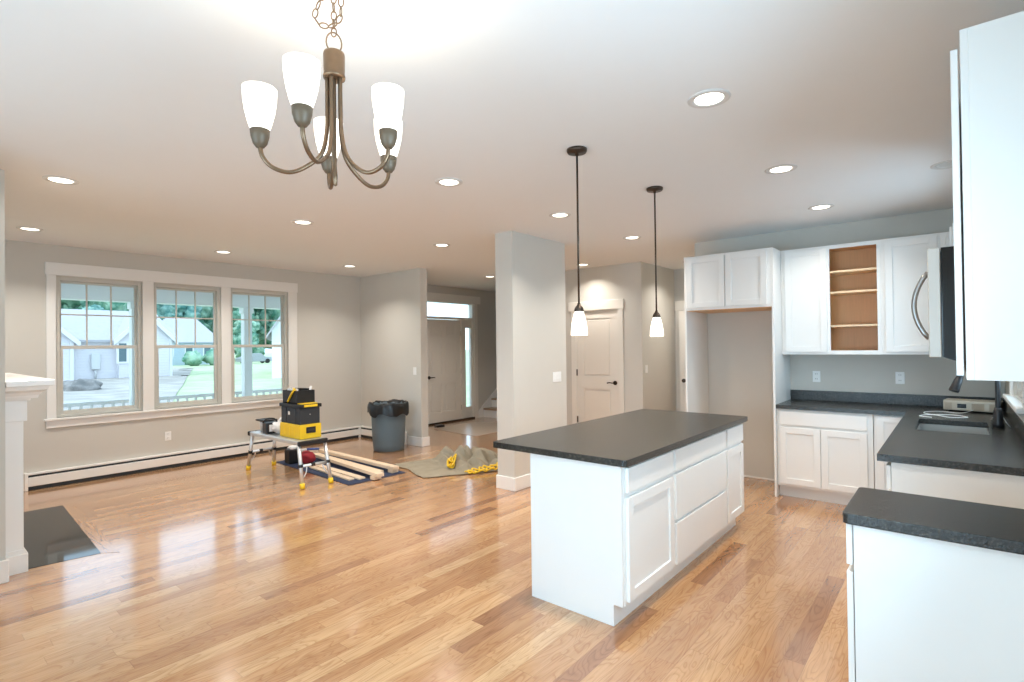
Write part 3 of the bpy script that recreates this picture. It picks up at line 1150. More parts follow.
# --- wall cabinets on the kitchen wall; face frame front at x = 5.982
ZU0, ZU1 = 1.405, 2.476
fV = face((5.982, 0, 0), (0, 1, 0), (-1, 0, 0))
t_ = thing('upper_cabinet', 'white wall cabinet with one door missing and its wooden shelves bare', 'cabinet', (6.15, 0.95, ZU0))
A0, A1 = 0.530, 1.379
mb = MB()
fr = 0.019
mb.box((A0, ZU0, -0.343), (A0 + 0.016, ZU1, -fr), 0, fV)
mb.box((A1 - 0.016, ZU0, -0.343), (A1, ZU1, -fr), 0, fV)
mb.box((A0 + 0.016, ZU0, -0.343), (A1 - 0.016, ZU0 + 0.016, -fr), 0, fV)
mb.box((A0 + 0.016, ZU1 - 0.016, -0.343), (A1 - 0.016, ZU1, -fr), 0, fV)
obj('body', mb, M_CAB, t_)
mb = MB()
for u0, u1, v0, v1 in ((A0, 0.560, ZU0, ZU1), (0.944, 0.975, 1.444, 2.440), (1.340, A1, ZU0, ZU1), (0.560, 1.340, ZU0, 1.444), (0.560, 1.340, 2.440, ZU1)):
    mb.box((u0, v0, -fr), (u1, v1, 0), 0, fV)
obj('face_frame', mb, M_CAB, t_)
mb = MB()
mb.box((A0 + 0.0165, ZU0 + 0.0165, -0.342), (A1 - 0.0165, ZU1 - 0.0165, -0.336), 0, fV)
mb.box((A0 + 0.0165, ZU0 + 0.0165, -0.336), (A0 + 0.020, ZU1 - 0.0165, -0.020), 0, fV)
mb.box((A1 - 0.020, ZU0 + 0.0165, -0.336), (A1 - 0.0165, ZU1 - 0.0165, -0.020), 0, fV)
mb.box((A0 + 0.020, ZU0 + 0.0165, -0.336), (A1 - 0.020, ZU0 + 0.020, -0.020), 0, fV)
mb.box((A0 + 0.020, ZU1 - 0.020, -0.336), (A1 - 0.020, ZU1 - 0.0165, -0.020), 0, fV)
tag(obj('interior_lining', mb, M_MAPLE, t_), 'maple lined inside')
for z in (1.683, 2.012, 2.216):
    mb = MB()
    mb.box((A0 + 0.021, z - 0.010, -0.335), (A1 - 0.021, z + 0.010, -0.024), 0.001, fV)
    tag(obj('shelf', mb, M_SHELF, t_), 'pale maple shelf')
obj('door', shaker(fV, 0.968, 1.340, 1.430, 2.452, 0.001), M_CAB, t_)

t_ = thing('upper_cabinet', 'white single door wall cabinet next to the open shelves', 'cabinet', (6.15, 0.31, ZU0))
mb = MB()
mb.box((5.982, 0.102, ZU0), (6.325, 0.529, ZU1), 0.001)
obj('body', mb, M_CAB, t_)
obj('door', shaker(fV, 0.117, 0.497, 1.430, 2.452, 0.001), M_CAB, t_)
t_ = thing('upper_cabinet', 'white corner wall cabinet mostly hidden behind the microwave', 'cabinet', (6.0, -0.1, ZU0))
mb = MB()
mb.box((5.982, -0.318, ZU0), (6.325, 0.101, ZU1), 0.001)
mb.box((5.56, -0.318, ZU0), (5.982, 0.010, ZU1), 0.001)
obj('body', mb, M_CAB, t_)
obj('door', shaker(fV, 0.014, 0.088, 1.430, 2.452, 0.001, rail=0.03), M_CAB, t_)
fT = face((0, 0.010, 0), (-1, 0, 0), (0, 1, 0))
obj('door', shaker(fT, -5.95, -5.58, 1.430, 2.452, 0.001), M_CAB, t_)

# --- sink wall uppers and microwave; fronts face +y
fN = face((0, -0.022, 0), (-1, 0, 0), (0, 1, 0))
t_ = thing('upper_cabinet', 'big white wall cabinet nearest the camera, its closed door seen edge on', 'cabinet', (2.4, -0.17, ZU0))
mb = MB()
mb.box((2.120, -0.318, ZU0), (2.655, -0.041, ZU1), 0.001)
obj('body', mb, M_CAB, t_)
mb = MB()
for u0, u1, v0, v1 in ((-2.655, -2.615, ZU0, ZU1), (-2.160, -2.120, ZU0, ZU1), (-2.615, -2.160, ZU0, ZU0 + 0.04), (-2.615, -2.160, ZU1 - 0.04, ZU1)):
    mb.box((u0, v0, -0.019), (u1, v1, 0), 0.001, fN)
obj('face_frame', mb, M_CAB, t_)
A2 = math.radians(0.25)


def fDoor(c):
    # hinged at the far stile, opening towards +y
    q = Vector((-2.64 - c[0], c[2]))
    # distance from hinge along the door, positive towards the camera
    s = c[0] + 2.64
    x = 2.64 - s * math.cos(A2) + c[2] * math.sin(A2) * -1
    y = -0.022 + 0.003 + s * math.sin(A2) + c[2] * math.cos(A2)
    return (x, y, c[1])


obj('door', shaker(fDoor, -2.640, -2.133, ZU0 + 0.013, ZU1 - 0.05, 0.0, 0.018), M_CAB, t_)
t_ = thing('upper_cabinet', 'short white cabinet directly above the microwave', 'cabinet', (3.07, -0.17, 1.92))
mb = MB()
mb.box((2.660, -0.318, 1.915), (3.455, -0.030, ZU1), 0.001)
obj('body', mb, M_CAB, t_)
obj('door', shaker(fN, -3.06, -2.675, 1.93, 2.452, 0.001), M_CAB, t_)
obj('door', shaker(fN, -3.44, -3.07, 1.93, 2.452, 0.001), M_CAB, t_)
t_ = thing('upper_cabinet', 'white wall cabinet between the microwave and the sink window', 'cabinet', (3.9, -0.17, ZU0))
mb = MB()
mb.box((3.460, -0.318, ZU0), (4.32, -0.030, ZU1), 0.001)
obj('body', mb, M_CAB, t_)
obj('door', shaker(fN, -3.885, -3.475, 1.430, 2.452, 0.001), M_CAB, t_)
obj('door', shaker(fN, -4.305, -3.895, 1.430, 2.452, 0.001), M_CAB, t_)

t_ = thing('microwave', 'stainless and black over the range microwave hanging past the near wall cabinet', 'microwave', (3.07, -0.12, 1.46))
mb = MB()
mb.prism([(-0.318, 1.438), (-0.02, 1.438), (0.042, 1.462), (0.042, 1.895), (-0.318, 1.895)], 2.690, 3.445, lambda c: (c[2], c[0], c[1]), 0.002)
obj('body', mb, M_DKGLASS, t_)
mb = MB()
mb.box((2.688, 0.044, 1.460), (3.447, 0.084, 1.895), 0.003)
obj('door', mb, M_SATIN, t_)
mb = MB()
mb.box((2.93, 0.084, 1.52), (3.40, 0.088, 1.84), 0.002)
tag(obj('door_glass', mb, M_DKGLASS, t_), 'dark glass front')
mb = MB()
pts = []
for k in range(13):
    s = k / 12
    pts.append((2.745, 0.084 + 0.048 * math.sin(PI * s) ** 0.8, 1.535 + 0.27 * s))
mb.tube(pts, 0.0095, 10)
obj('handle', mb, M_STEELD, t_)

# --- bits on the sink counter
t_ = thing('under_cabinet_radio', 'flat beige and silver radio with a dark display in the worktop corner', 'radio', (6.03, -0.10, CT), math.radians(-98))
fQ = lambda c: (c[0], c[1], c[2])
mb = MB()
mb.box((-0.185, -0.10, 0.012), (0.185, 0.10, 0.098), 0.010, seg=2)
obj('body', mb, mat('champagne_plastic', (0.52, 0.47, 0.38), 0.4, 0.2), t_, local=True)
mb = MB()
mb.box((-0.09, -0.104, 0.035), (-0.03, -0.099, 0.070))
tag(obj('display', mb, M_DKGLASS, t_, local=True), 'small dark display')
for x0, x1 in ((-0.175, -0.125), (0.005, 0.085), (0.115, 0.170)):
    mb = MB()
    mb.box((x0, -0.103, 0.022), (x1, -0.099, 0.078), 0.001)
    obj('speaker_grille', mb, mat('speaker_mesh', (0.42, 0.37, 0.29), 0.8, var=0.25, scale=300), t_, local=True)
for x in (-0.15, 0.15):
    mb = MB()
    mb.lathe([(0.012, 0.0), (0.012, 0.013)], (x, 0.0, 0.0), 12)
    obj('foot', mb, M_BLKPL, t_, local=True)
cz = CT + 0.006
mb = MB()
cz = CT + 0.005
mb.tube([(5.90, -0.10, cz + 0.02), (5.80, -0.02, cz), (5.86, 0.12, cz), (5.72, 0.22, cz), (5.58, 0.17, cz), (5.62, 0.02, cz), (5.50, -0.06, cz), (5.44, 0.05, cz), (5.52, 0.16, cz + 0.004),
         (5.42, 0.24, cz), (5.36, 0.16, cz)], 0.0032, 8, n=8)
tag(obj('power_cord', mb, M_PLATE), 'thin white cord coiled on the worktop between radio and basin', 'cord')
mb = MB()
mb.tube([(5.45, -0.20, cz), (5.30, -0.19, cz + 0.02), (5.16, -0.20, cz + 0.05), (5.05, -0.235, cz + 0.07), (5.02, -0.26, cz + 0.03), (5.05, -0.28, cz)], 0.0032, 8, n=6)
tag(obj('power_cord', mb, M_PLATE), 'short white cord looped around the foot of the black tap', 'cord')


# ------------------------------------------------------------------ outlets and switches
def outlet(f, u, v, label):
    t_ = thing('wall_outlet', label, 'outlet', f((u, v, 0)))
    mb = MB()
    mb.box((u - 0.036, v - 0.058, 0.0), (u + 0.036, v + 0.058, 0.006), 0.002, f)
    obj('cover_plate', mb, M_PLATE, t_)
    for dv in (-0.026, 0.026):
        mb = MB()
        mb.box((u - 0.017, v + dv - 0.016, 0.006), (u + 0.017, v + dv + 0.016, 0.009), 0.002, f)
        s = obj('socket', mb, M_PLATE, t_)
        mb = MB()
        mb.box((u - 0.009, v + dv - 0.004, 0.009), (u - 0.006, v + dv + 0.008, 0.0095), 0, f)
        mb.box((u + 0.006, v + dv - 0.004, 0.009), (u + 0.009, v + dv + 0.008, 0.0095), 0, f)
        obj('slot', mb, M_GREYPL, s)


def switch(f, u, v, n, label):
    t_ = thing('light_switch', label, 'switch', f((u, v, 0)))
    hw = 0.036 + 0.023 * (n - 1)
    mb = MB()
    mb.box((u - hw, v - 0.058, 0.0), (u + hw, v + 0.058, 0.006), 0.002, f)
    obj('cover_plate', mb, M_PLATE, t_)
    for k in range(n):
        uc = u + (k - (n - 1) / 2) * 0.046
        mb = MB()
        mb.box((uc - 0.016, v - 0.033, 0.006), (uc + 0.016, v + 0.033, 0.010), 0.002, f)
        obj('rocker', mb, M_PLATE, t_)


fKW = face((XK, 0, 0), (0, 1, 0), (-1, 0, 0))
outlet(fKW, 1.133, 1.166, 'white outlet above the worktop under the cabinet with a missing door')
outlet(fKW, 0.422, 1.172, 'white outlet above the worktop under the single door cabinet')
outlet(fW, 2.381, 0.41, 'white outlet low on the window wall above the heater')
fC = face((0, 3.5715, 0), (1, 0, 0), (0, -1, 0))
switch(fC, 5.055, 1.16, 3, 'wide white triple switch plate on the free standing wall section')
fE = face((5.303, 0, 0), (0, 1, 0), (-1, 0, 0))
switch(fE, 6.43, 1.157, 1, 'white switch on the stub wall above the grey bin')
fHW = face((0, 3.5246, 0), (1, 0, 0), (0, -1, 0))
switch(fHW, 7.287, 1.161, 1, 'white switch on the hall wall beside the two panel door')


# ------------------------------------------------------------------ baseboard heaters
def heater(f, u0, u1, label):
    t_ = thing('baseboard_heater', label, 'heater', f(((u0 + u1) / 2, 0, 0)))
    mb = MB()
    mb.box((u0 + 0.03, 0.02, 0.0), (u1 - 0.03, 0.188, 0.012), 0, f)
    mb.box((u0 + 0.03, 0.168, 0.012), (u1 - 0.03, 0.188, 0.050), 0.002, f)
    obj('back_plate', mb, M_TRIM, t_)
    mb = MB()
    mb.box((u0 + 0.03, 0.045, 0.054), (u1 - 0.03, 0.146, 0.062), 0.003, f)
    obj('front_cover', mb, M_TRIM, t_)
    mb = MB()
    mb.box((u0 + 0.03, 0.002, 0.0125), (u1 - 0.03, 0.050, 0.052), 0, f)  # dark strip paints the shade in the gap under the cover
    mb.box((u0 + 0.03, 0.080, 0.0125), (u1 - 0.03, 0.166, 0.046), 0, f)  # fin element, carried up dark to paint the shade in the top slot
    tag(obj('element_and_slot_shade', mb, M_GREYPL, t_), 'dark grey element with dark strips painting the shade in the slots')
    for a in (u0, u1 - 0.03):
        mb = MB()
        mb.box((a, 0.0, 0.0), (a + 0.03, 0.192, 0.066), 0.003, f)
        obj('end_cap', mb, M_TRIM, t_)


heater(fW, 0.99, 5.235, 'long white baseboard heater under the three front windows')
heater(fE, 6.63, 7.84, 'short white baseboard heater on the stub wall behind the bin')

# ------------------------------------------------------------------ fireplace mantel and hearth
t_ = thing('fireplace_mantel', 'white painted fireplace mantel against the chimney breast', 'mantel', (0.6, 5.85, 0))


def leg(y0, y1):
    mb = MB()
    mb.box((0.524, y0, 0.0), (0.627, y1, 1.045), 0.002)
    mb.box((0.524, y0 - 0.012, 1.045), (0.645, y1 + 0.012, 1.198), 0.002)
    mb.box((0.524, y0 - 0.016, 0.0), (0.648, y1 + 0.016, 0.128), 0.003)
    mb.prism([(0.524, 0.128), (0.648, 0.128), (0.629, 0.158), (0.524, 0.158)], y0 - 0.008, y1 + 0.008, lambda c: (c[0], c[2], c[1]))
    return mb


obj('pilaster', leg(4.975, 5.145), M_TRIM, t_)
obj('pilaster', leg(6.555, 6.725), M_TRIM, t_)
mb = MB()
mb.box((0.524, 5.146, 0.86), (0.612, 6.554, 1.198), 0.002)
obj('frieze', mb, M_TRIM, t_)
mb = MB()
# crown: stepped cove under the shelf, with returns at both ends
prof = [(0.010, 1.198, 1.212), (0.038, 1.212, 1.226), (0.052, 1.226, 1.244), (0.078, 1.244, 1.262), (0.108, 1.262, 1.283)]
lev = [(0.660, 1.188), (0.663, 1.203), (0.695, 1.205), (0.701, 1.224), (0.715, 1.246), (0.742, 1.262), (0.750, 1.288)]
lo_r = None
ring = []
for x, z in lev:
    dx = x - 0.645
    y0, y1 = 4.963 - dx, 6.737 + dx
    ring.append([mb.bm.verts.new(c) for c in ((0.524, y0, z), (x, y0, z), (x, y1, z), (0.524, y1, z))])
for a, b_ in zip(ring, ring[1:]):
    for i in range(4):
        mb.bm.faces.new((a[i], a[(i + 1) % 4], b_[(i + 1) % 4], b_[i]))
mb.bm.faces.new(list(reversed(ring[0])))
mb.bm.faces.new(ring[-1])
obj('crown_moulding', mb, M_TRIM, t_)
mb = MB()
mb.box((0.524, 4.850 - 0.015, 1.289), (0.775, 6.865, 1.331), 0.004)
obj('shelf', mb, M_TRIM, t_)
mb = MB()
mb.box((0.523, 5.30, 0.0), (0.532, 6.40, 0.82))
tag(obj('firebox_panel', mb, M_SLATE, t_), 'black stone surround')
hs = MB()
hs.prism([(0.54, 5.030), (1.056, 4.962), (1.143, 6.800), (0.54, 6.830)], 0.0, 0.003)
tag(obj('hearth_slab', hs, M_SLATE), 'polished black stone hearth set flush in the oak floor', 'hearth')

# ------------------------------------------------------------------ recessed ceiling lights
CANS = [
    (0.813, 4.847, 'lit recessed light nearest the mantel, on the row between chandelier and windows'),
    (0.936, 7.00, 'lit recessed light beside the front window nearest the mantel'),
    (2.60, 4.80, 'lit recessed light in the middle of the living room row, before the front windows row'),
    (2.73, 6.98, 'lit recessed light in front of the middle front window'),
    (4.46, 6.88, 'lit recessed light beside the corner of window wall and stub wall'),
    (2.690, 2.851, 'lit recessed light behind the chandelier, level with its lowest shade'),
    (4.298, 4.69, 'lit recessed light left of the top of the free standing wall section'),
    (6.811, 6.209, 'lit recessed light in the entry before the front door'),
    (4.065, 2.813, 'lit recessed light directly before the free standing wall section'),
    (6.797, 4.295, 'lit recessed light over the two panel door'),
    (5.479, 2.804, 'lit recessed light between the two pendant rods'),
    (7.675, 3.00, 'lit recessed light in the hall, beside the fridge cabinet top'),
    (2.640, 0.922, 'largest lit recessed light, over the aisle nearest the camera'),
    (4.048, 0.922, 'lit recessed light midway along the kitchen aisle'),
    (5.431, 0.913, 'lit recessed light in front of the cabinet with bare shelves'),
]
first = None


def make_can(x, y, label, lit=True):
    t_ = thing('ceiling_light', label, 'ceiling light', (x, y, H), 0, 'recessed ceiling lights')
    mb = MB()
    mb.lathe([(0.102, 0.0), (0.101, -0.004), (0.094, -0.007), (0.074, -0.006), (0.0685, -0.002), (0.0685, 0.0)], (0, 0, 0), 36, caps=(False, False))
    obj('trim_ring', mb, M_RING, t_, local=True)
    mb = MB()
    mb.lathe([(0.0680, -0.0030), (0.0680, -0.0005)], (0, 0, 0), 36)
    obj('lens', mb, M_LENS if lit else M_OFFLENS, t_, local=True)
    return t_


first = None
for x, y, lab in CANS:
    if first is None:
        first = make_can(x, y, lab)
    else:
        dup(first, (x, y, H), lab)
    L = bpy.data.lights.new('can_lamp', 'AREA')
    L.shape = 'DISK'
    L.size = 0.125
    L.energy = CAN_W * (0.5 if x == 5.431 else 0.65 if x in (6.797, 7.675) else 1.0)
    L.color = CAN_COL
    L.spread = math.radians(125)
    lo_ = bpy.data.objects.new('can_lamp', L)
    COL.objects.link(lo_)
    lo_.location = (x, y, H - 0.008)
make_can(4.725, 0.02, 'unlit recessed light over the sink, half hidden by the near wall cabinet', False)

# ------------------------------------------------------------------ pendants
PENDS = [(2.775, 1.787, 'brown stemmed pendant lamp with lit white shade, nearer of the two over the island'),
         (3.871, 1.782, 'brown stemmed pendant lamp with lit white shade, over the island end by the fridge recess')]
proto = None
for x, y, lab in PENDS:
    if proto is None:
        t_ = proto = thing('pendant_lamp', lab, 'pendant lamp', (x, y, H), 0, 'pendants over the island')
        mb = MB()
        mb.lathe([(0.0, 0.0), (0.063, 0.0), (0.063, -0.012), (0.058, -0.022), (0.012, -0.024), (0.010, -0.040), (0.0, -0.040)][::-1], (0, 0, 0), 32, caps=(False, False))
        obj('canopy', mb, M_BRONZE, t_, local=True)
        mb = MB()
        mb.cyl((0, 0, -0.03), (0, 0, -0.965), 0.0062, 10)
        obj('stem', mb, M_BRONZE, t_, local=True)
        mb = MB()
        mb.lathe([(0.010, 0.0), (0.012, -0.012), (0.026, -0.030), (0.032, -0.052), (0.030, -0.054)][::-1], (0, 0, -0.955), 24)
        obj('socket_cup', mb, M_BRONZE, t_, local=True)
        mb = MB()
        mb.lathe([(0.027, 0.0), (0.036, -0.03), (0.0455, -0.07), (0.0505, -0.11), (0.0525, -0.148), (0.0505, -0.148), (0.0485, -0.11), (0.0435, -0.07), (0.034, -0.03), (0.025, -0.002)], (0, 0, -1.008), 28, caps=(False, False))
        tag(obj('lamp_shade', mb, M_SHADE, t_, local=True), 'glowing frosted white glass shade')
    else:
        dup(proto, (x, y, H), lab)
    L = bpy.data.lights.new('pendant_bulb', 'POINT')
    L.shadow_soft_size = 0.025
    L.energy = PEND_W
    L.color = (1.0, 0.78, 0.52)
    lo_ = bpy.data.objects.new('pendant_bulb', L)
    COL.objects.link(lo_)
    lo_.location = (x, y, H - 1.13)

# ------------------------------------------------------------------ chandelier
CX, CY = 0.943, 1.533
CUPS = [(0.754, 1.647), (0.761, 1.403), (1.164, 1.545), (1.027, 1.710), (1.023, 1.358)]
ch = thing('chandelier', 'bronze five arm chandelier with lit white glass shades on a chain', 'chandelier', (CX, CY, H))
mb = MB()
mb.lathe([(0.0, 2.486), (0.032, 2.484), (0.034, 2.476), (0.033, 2.415), (0.035, 2.408), (0.034, 2.400), (0.0, 2.398)][::-1], (CX, CY, 0), 28, caps=(False, False))
obj('hub', mb, M_BRASSY, ch)
mb = MB()
mb.lathe([(0.0, 2.050), (0.0065, 2.054), (0.0075, 2.085), (0.0055, 2.11), (0.0055, 2.40)], (CX, CY, 0), 14, caps=(False, False))
obj('centre_rod', mb, M_BRASSY, ch)
for cx, cy in CUPS:
    dx, dy = cx - CX, cy - CY
    R_ = math.hypot(dx, dy)
    ux, uy = dx / R_, dy / R_
    P = lambda r, z: (CX + ux * r, CY + uy * r, z)
    mb = MB()
    mb.tube([P(0.022, 2.402), P(0.022, 2.30), P(0.025, 2.22), P(0.042, 2.15), P(0.40 * R_, 2.105), P(0.62 * R_, 2.083), P(0.84 * R_, 2.094), P(0.97 * R_, 2.125), P(R_, 2.158)], 0.0068, 10, n=7)
    arm = obj('arm', mb, M_BRASSY, ch)
    mb = MB()
    mb.lathe([(0.0, 2.150), (0.012, 2.152), (0.021, 2.164), (0.027, 2.185), (0.029, 2.206), (0.027, 2.206)], (cx, cy, 0), 24, caps=(False, True))
    obj('socket_cup', mb, M_CUP, arm)
    mb = MB()
    mb.lathe([(0.026, 2.200), (0.035, 2.228), (0.0435, 2.262), (0.0485, 2.297), (0.0505, 2.335), (0.0480, 2.335), (0.0460, 2.297), (0.0410, 2.262), (0.0325, 2.228), (0.0235, 2.204)], (cx, cy, 0), 28, caps=(False, False))
    tag(obj('lamp_shade', mb, M_SHADE, arm), 'glowing frosted white glass shade')
    L = bpy.data.lights.new('chandelier_bulb', 'POINT')
    L.shadow_soft_size = 0.025
    L.energy = BULB_W
    L.color = (1.0, 0.84, 0.64)
    lo_ = bpy.data.objects.new('chandelier_bulb', L)
    COL.objects.link(lo_)
    lo_.location = (cx, cy, 2.290)


def ring_mb(mb, c, r, tr, axis, squash=1.0, up=(0, 0, 1)):
    ax = Vector(axis).normalized()
    u = Vector(up) - ax * ax.dot(Vector(up))
    u.normalize()
    v = ax.cross(u)
    pts = [Vector(c) + u * (r * squash * math.cos(2 * PI * k / 18)) + v * (r * math.sin(2 * PI * k / 18)) for k in range(18)]
    mb.tube(pts, tr, 6, closed=True)


mb = MB()
ring_mb(mb, (CX, CY, 2.517), 0.026, 0.0026, (0.75, 0.45, 0.45), 1.15)
obj('loop', mb, M_BRASSY, ch)
mb = MB()
# chain: one straight run up to the ceiling and a slack loop beside it
vx, vy = 0.643, -0.765
path = [Vector((CX, CY, 2.552 + 0.027 * k)) for k in range(7)]
slack = spline([Vector((CX + vx * a, CY + vy * a, z)) for a, z in ((0.0, 2.73), (-0.035, 2.67), (-0.060, 2.615), (-0.050, 2.583), (-0.012, 2.572), (0.018, 2.595), (0.024, 2.65), (0.012, 2.73))], 4)
for pth in (path, slack[::1]):
    acc = 0
    k = 0
    last = None
    for i in range(len(pth)):
        p_ = pth[i]
        if last is not None and (p_ - last).length < 0.021:
            continue
        last = p_
        tdir = (pth[min(i + 1, len(pth) - 1)] - pth[max(i - 1, 0)]).normalized()
        side = Vector((vx, vy, 0)) if k % 2 else Vector((-vy, vx, 0))
        ax = side - tdir * side.dot(tdir)
        ring_mb(mb, p_, 0.0085, 0.0023, ax, 1.75, tdir)
        k += 1
obj('chain', mb, M_BRASSY, ch)
mb = MB()
mb.lathe([(0.0, H - 0.03), (0.02, H - 0.028), (0.060, H - 0.016), (0.064, H - 0.001), (0.0, H - 0.001)], (CX, CY, 0), 28, caps=(False, False))
obj('canopy', mb, M_BRASSY, ch)

# ------------------------------------------------------------------ builder's things on the living room floor
# navy mat
mt = MB()
mt.prism([(3.325, 5.18), (4.085, 5.15), (4.075, 7.05), (3.40, 7.04)], 0.0, 0.008, bev=0.002)
tag(obj('floor_mat', mt, M_MAT), 'long navy blue mat under the boards and the work platform', 'mat')


def board(name_label, a, b_, wdt, hgt, z0, roll=0.0):
    a, b_ = Vector(a), Vector(b_)
    d_ = b_ - a
    L_ = d_.length
    mb = MB()
    mb.box((-wdt / 2, 0, 0), (wdt / 2, L_, hgt), 0.002)
    o = obj('wooden_board', mb, M_PINE, local=True)
    o.location = (a.x, a.y, z0)
    pitch = math.asin((b_.z - a.z) / L_)
    o.rotation_euler = (pitch, 0, math.atan2(-d_.x, d_.y))
    return tag(o, name_label, 'board', 'pale boards on the navy mat')


Z0 = 0.009
board('pale pine board nearest the bin, its end overhanging the mat corner', (3.985, 5.20, 0), (4.03, 6.98, 0), 0.085, 0.038, Z0 + 0.040)
board('pale pine board lying second from the bin side of the mat', (3.835, 5.30, 0), (3.93, 6.95, 0), 0.080, 0.038, Z0)
board('pale pine board with the end nearest the camera, on the mat', (3.660, 5.06, 0), (3.82, 6.75, 0), 0.088, 0.038, Z0 + 0.040)
board('short pale pine block propping up the board end nearest the camera', (3.612, 5.16, 0), (3.712, 5.16, 0), 0.085, 0.039, Z0)
board('short pale pine block under the board end at the mat corner', (3.945, 5.27, 0), (4.040, 5.27, 0), 0.085, 0.039, Z0)
board('low pale pine board between the prop block and the work platform', (3.555, 5.27, 0), (3.600, 6.30, 0), 0.085, 0.020, Z0)
board('flat pale pine board closest to the work platform foot', (3.455, 5.33, 0), (3.510, 6.30, 0), 0.070, 0.018, Z0)

# work platform
wp = thing('work_platform', 'folding aluminium work platform with yellow feet carrying tool boxes', 'work platform', (3.12, 6.15, 0))
DZ = 0.50
mb = MB()
mb.box((2.935, 5.55, DZ - 0.045), (3.265, 6.76, DZ - 0.004), 0.004)
obj('deck', mb, M_ALU, wp)
mb = MB()
for x in (2.945, 3.010, 3.075, 3.140, 3.205):
    mb.box((x, 5.57, DZ - 0.005), (x + 0.05, 6.74, DZ), 0.001)
obj('deck_tread', mb, M_ALU, wp)
for y0, y1 in ((5.52, 5.56), (6.75, 6.79)):
    mb = MB()
    mb.box((2.925, y0, DZ - 0.050), (3.275, y1, DZ + 0.001), 0.006)
    tag(obj('end_cap', mb, M_BLKPL, wp), 'black plastic end cap')
for tops, feet in ((((2.945, 5.56), (3.255, 5.56)), ((2.932, 5.462), (3.262, 5.440))), (((2.965, 6.74), (3.245, 6.74)), ((2.972, 6.885), (3.300, 6.885)))):
    for (tx, ty), (fx, fy) in zip(tops, feet):
        a, c = Vector((tx, ty, DZ - 0.03)), Vector((fx, fy, 0.0))
        mb = MB()
        mb.tube([a, a.lerp(c, 0.95)], 0.021, 12)
        lg = obj('leg', mb, M_ALU, wp)
        mb = MB()
        mb.tube([a.lerp(c, 0.88), a.lerp(c, 0.998)], 0.028, 12)
        tag(obj('foot', mb, M_YEL, lg), 'yellow rubber foot')
        mb = MB()
        mb.tube([a.lerp(c, 0.46), a.lerp(c, 0.53)], 0.026, 12)
        tag(obj('bracket', mb, M_BLKPL, lg), 'black bracket')
    l0 = Vector((*tops[0], DZ - 0.03)).lerp(Vector((*feet[0], 0)), 0.5)
    l1 = Vector((*tops[1], DZ - 0.03)).lerp(Vector((*feet[1], 0)), 0.5)
    mb = MB()
    mb.tube([l0, l1], 0.017, 10)
    rg = obj('rung', mb, M_ALU, wp)
    mb = MB()
    mb.tube([l0.lerp(l1, 0.36), l0.lerp(l1, 0.5)], 0.019, 10)
    obj('grip', mb, M_BLKPL, rg)
    sgn = 1 if tops[0][1] < 6 else -1
    for (fx, fy), ll, s in ((feet[0], l0, 1), (feet[1], l1, -1)):
        mb = MB()
        q0 = ll.lerp(Vector((fx, fy, 0)), 0.62)
        q1 = l0.lerp(l1, 0.22 if s > 0 else 0.78)
        mid = (q0 + q1) / 2 + Vector((s * 0.02, 0, 0.0))
        mb.tube([q0, mid, q1], 0.007, 8, n=4)
        obj('brace', mb, M_ALU, wp)

# stacked tool boxes
bx0, bx1, by0, by1 = 3.000, 3.262, 5.640, 6.100
t_ = thing('tool_box', 'yellow lower tool box module on the work platform', 'tool box', (3.13, 5.87, DZ), 0, 'tool boxes stacked on the platform')
mb = MB()
mb.box((bx0, by0, DZ + 0.002), (bx1, by1, DZ + 0.165), 0.010, seg=2)
for k in range(3):
    y = by0 + 0.12 + k * 0.11
    mb.box((bx0 - 0.004, y, DZ + 0.03), (bx0 + 0.004, y + 0.05, DZ + 0.14), 0.002)
obj('body', mb, M_YEL, t_)
mb = MB()
mb.box((bx0 + 0.075, by0 - 0.008, DZ + 0.065), (bx1 - 0.070, by0 + 0.004, DZ + 0.135), 0.006)
tag(obj('latch', mb, M_BLKPL, t_), 'black latch')
mb = MB()
mb.box((bx0 + 0.09, by0 - 0.012, DZ + 0.09), (bx1 - 0.085, by0 - 0.007, DZ + 0.112), 0.003)
obj('grip', mb, M_GREYPL, t_)
z1 = DZ + 0.166
t_ = thing('tool_box', 'charcoal middle tool box with yellow lid catch, on the yellow box', 'tool box', (3.13, 5.87, z1), 0, 'tool boxes stacked on the platform')
mb = MB()
mb.prism([(bx0 + 0.010, by0 + 0.012), (bx1 - 0.010, by0 + 0.012), (bx1 - 0.010, by1 - 0.012), (bx0 + 0.010, by1 - 0.012)], z1, z1 + 0.185, bev=0.010)
mb.box((bx0 + 0.004, by0 + 0.10, z1 + 0.01), (bx0 + 0.014, by0 + 0.14, z1 + 0.18), 0.003)
mb.box((bx0 + 0.004, by1 - 0.14, z1 + 0.01), (bx0 + 0.014, by1 - 0.10, z1 + 0.18), 0.003)
obj('body', mb, M_GREYPL, t_)
mb = MB()
mb.box((bx0 - 0.004, by0 - 0.004, z1 + 0.186), (bx1 + 0.006, by1 + 0.006, z1 + 0.226), 0.008, seg=2)
obj('lid', mb, M_BLKPL, t_)
mb = MB()
mb.box((bx0 + 0.03, by0 + 0.02, z1 + 0.2265), (bx1 - 0.03, by0 + 0.11, z1 + 0.236), 0.004)
mb.box((bx0 + 0.05, by0 - 0.010, z1 + 0.196), (bx1 - 0.05, by0 - 0.004, z1 + 0.222), 0.002)
tag(obj('lid_catch', mb, M_YEL, t_), 'yellow lid catch')
mb = MB()
mb.lathe([(0.006, 0), (0.006, 0.004)], ((bx0 + bx1) / 2, by0 + 0.0135, z1 + 0.11), 10, axis=(0, -1, 0))
obj('badge', mb, M_SATIN, t_)
mb = MB()
mb.box((bx0 + 0.005, by0 + 0.24, z1 + 0.10), (bx0 + 0.0105, by0 + 0.275, z1 + 0.14), 0.001)
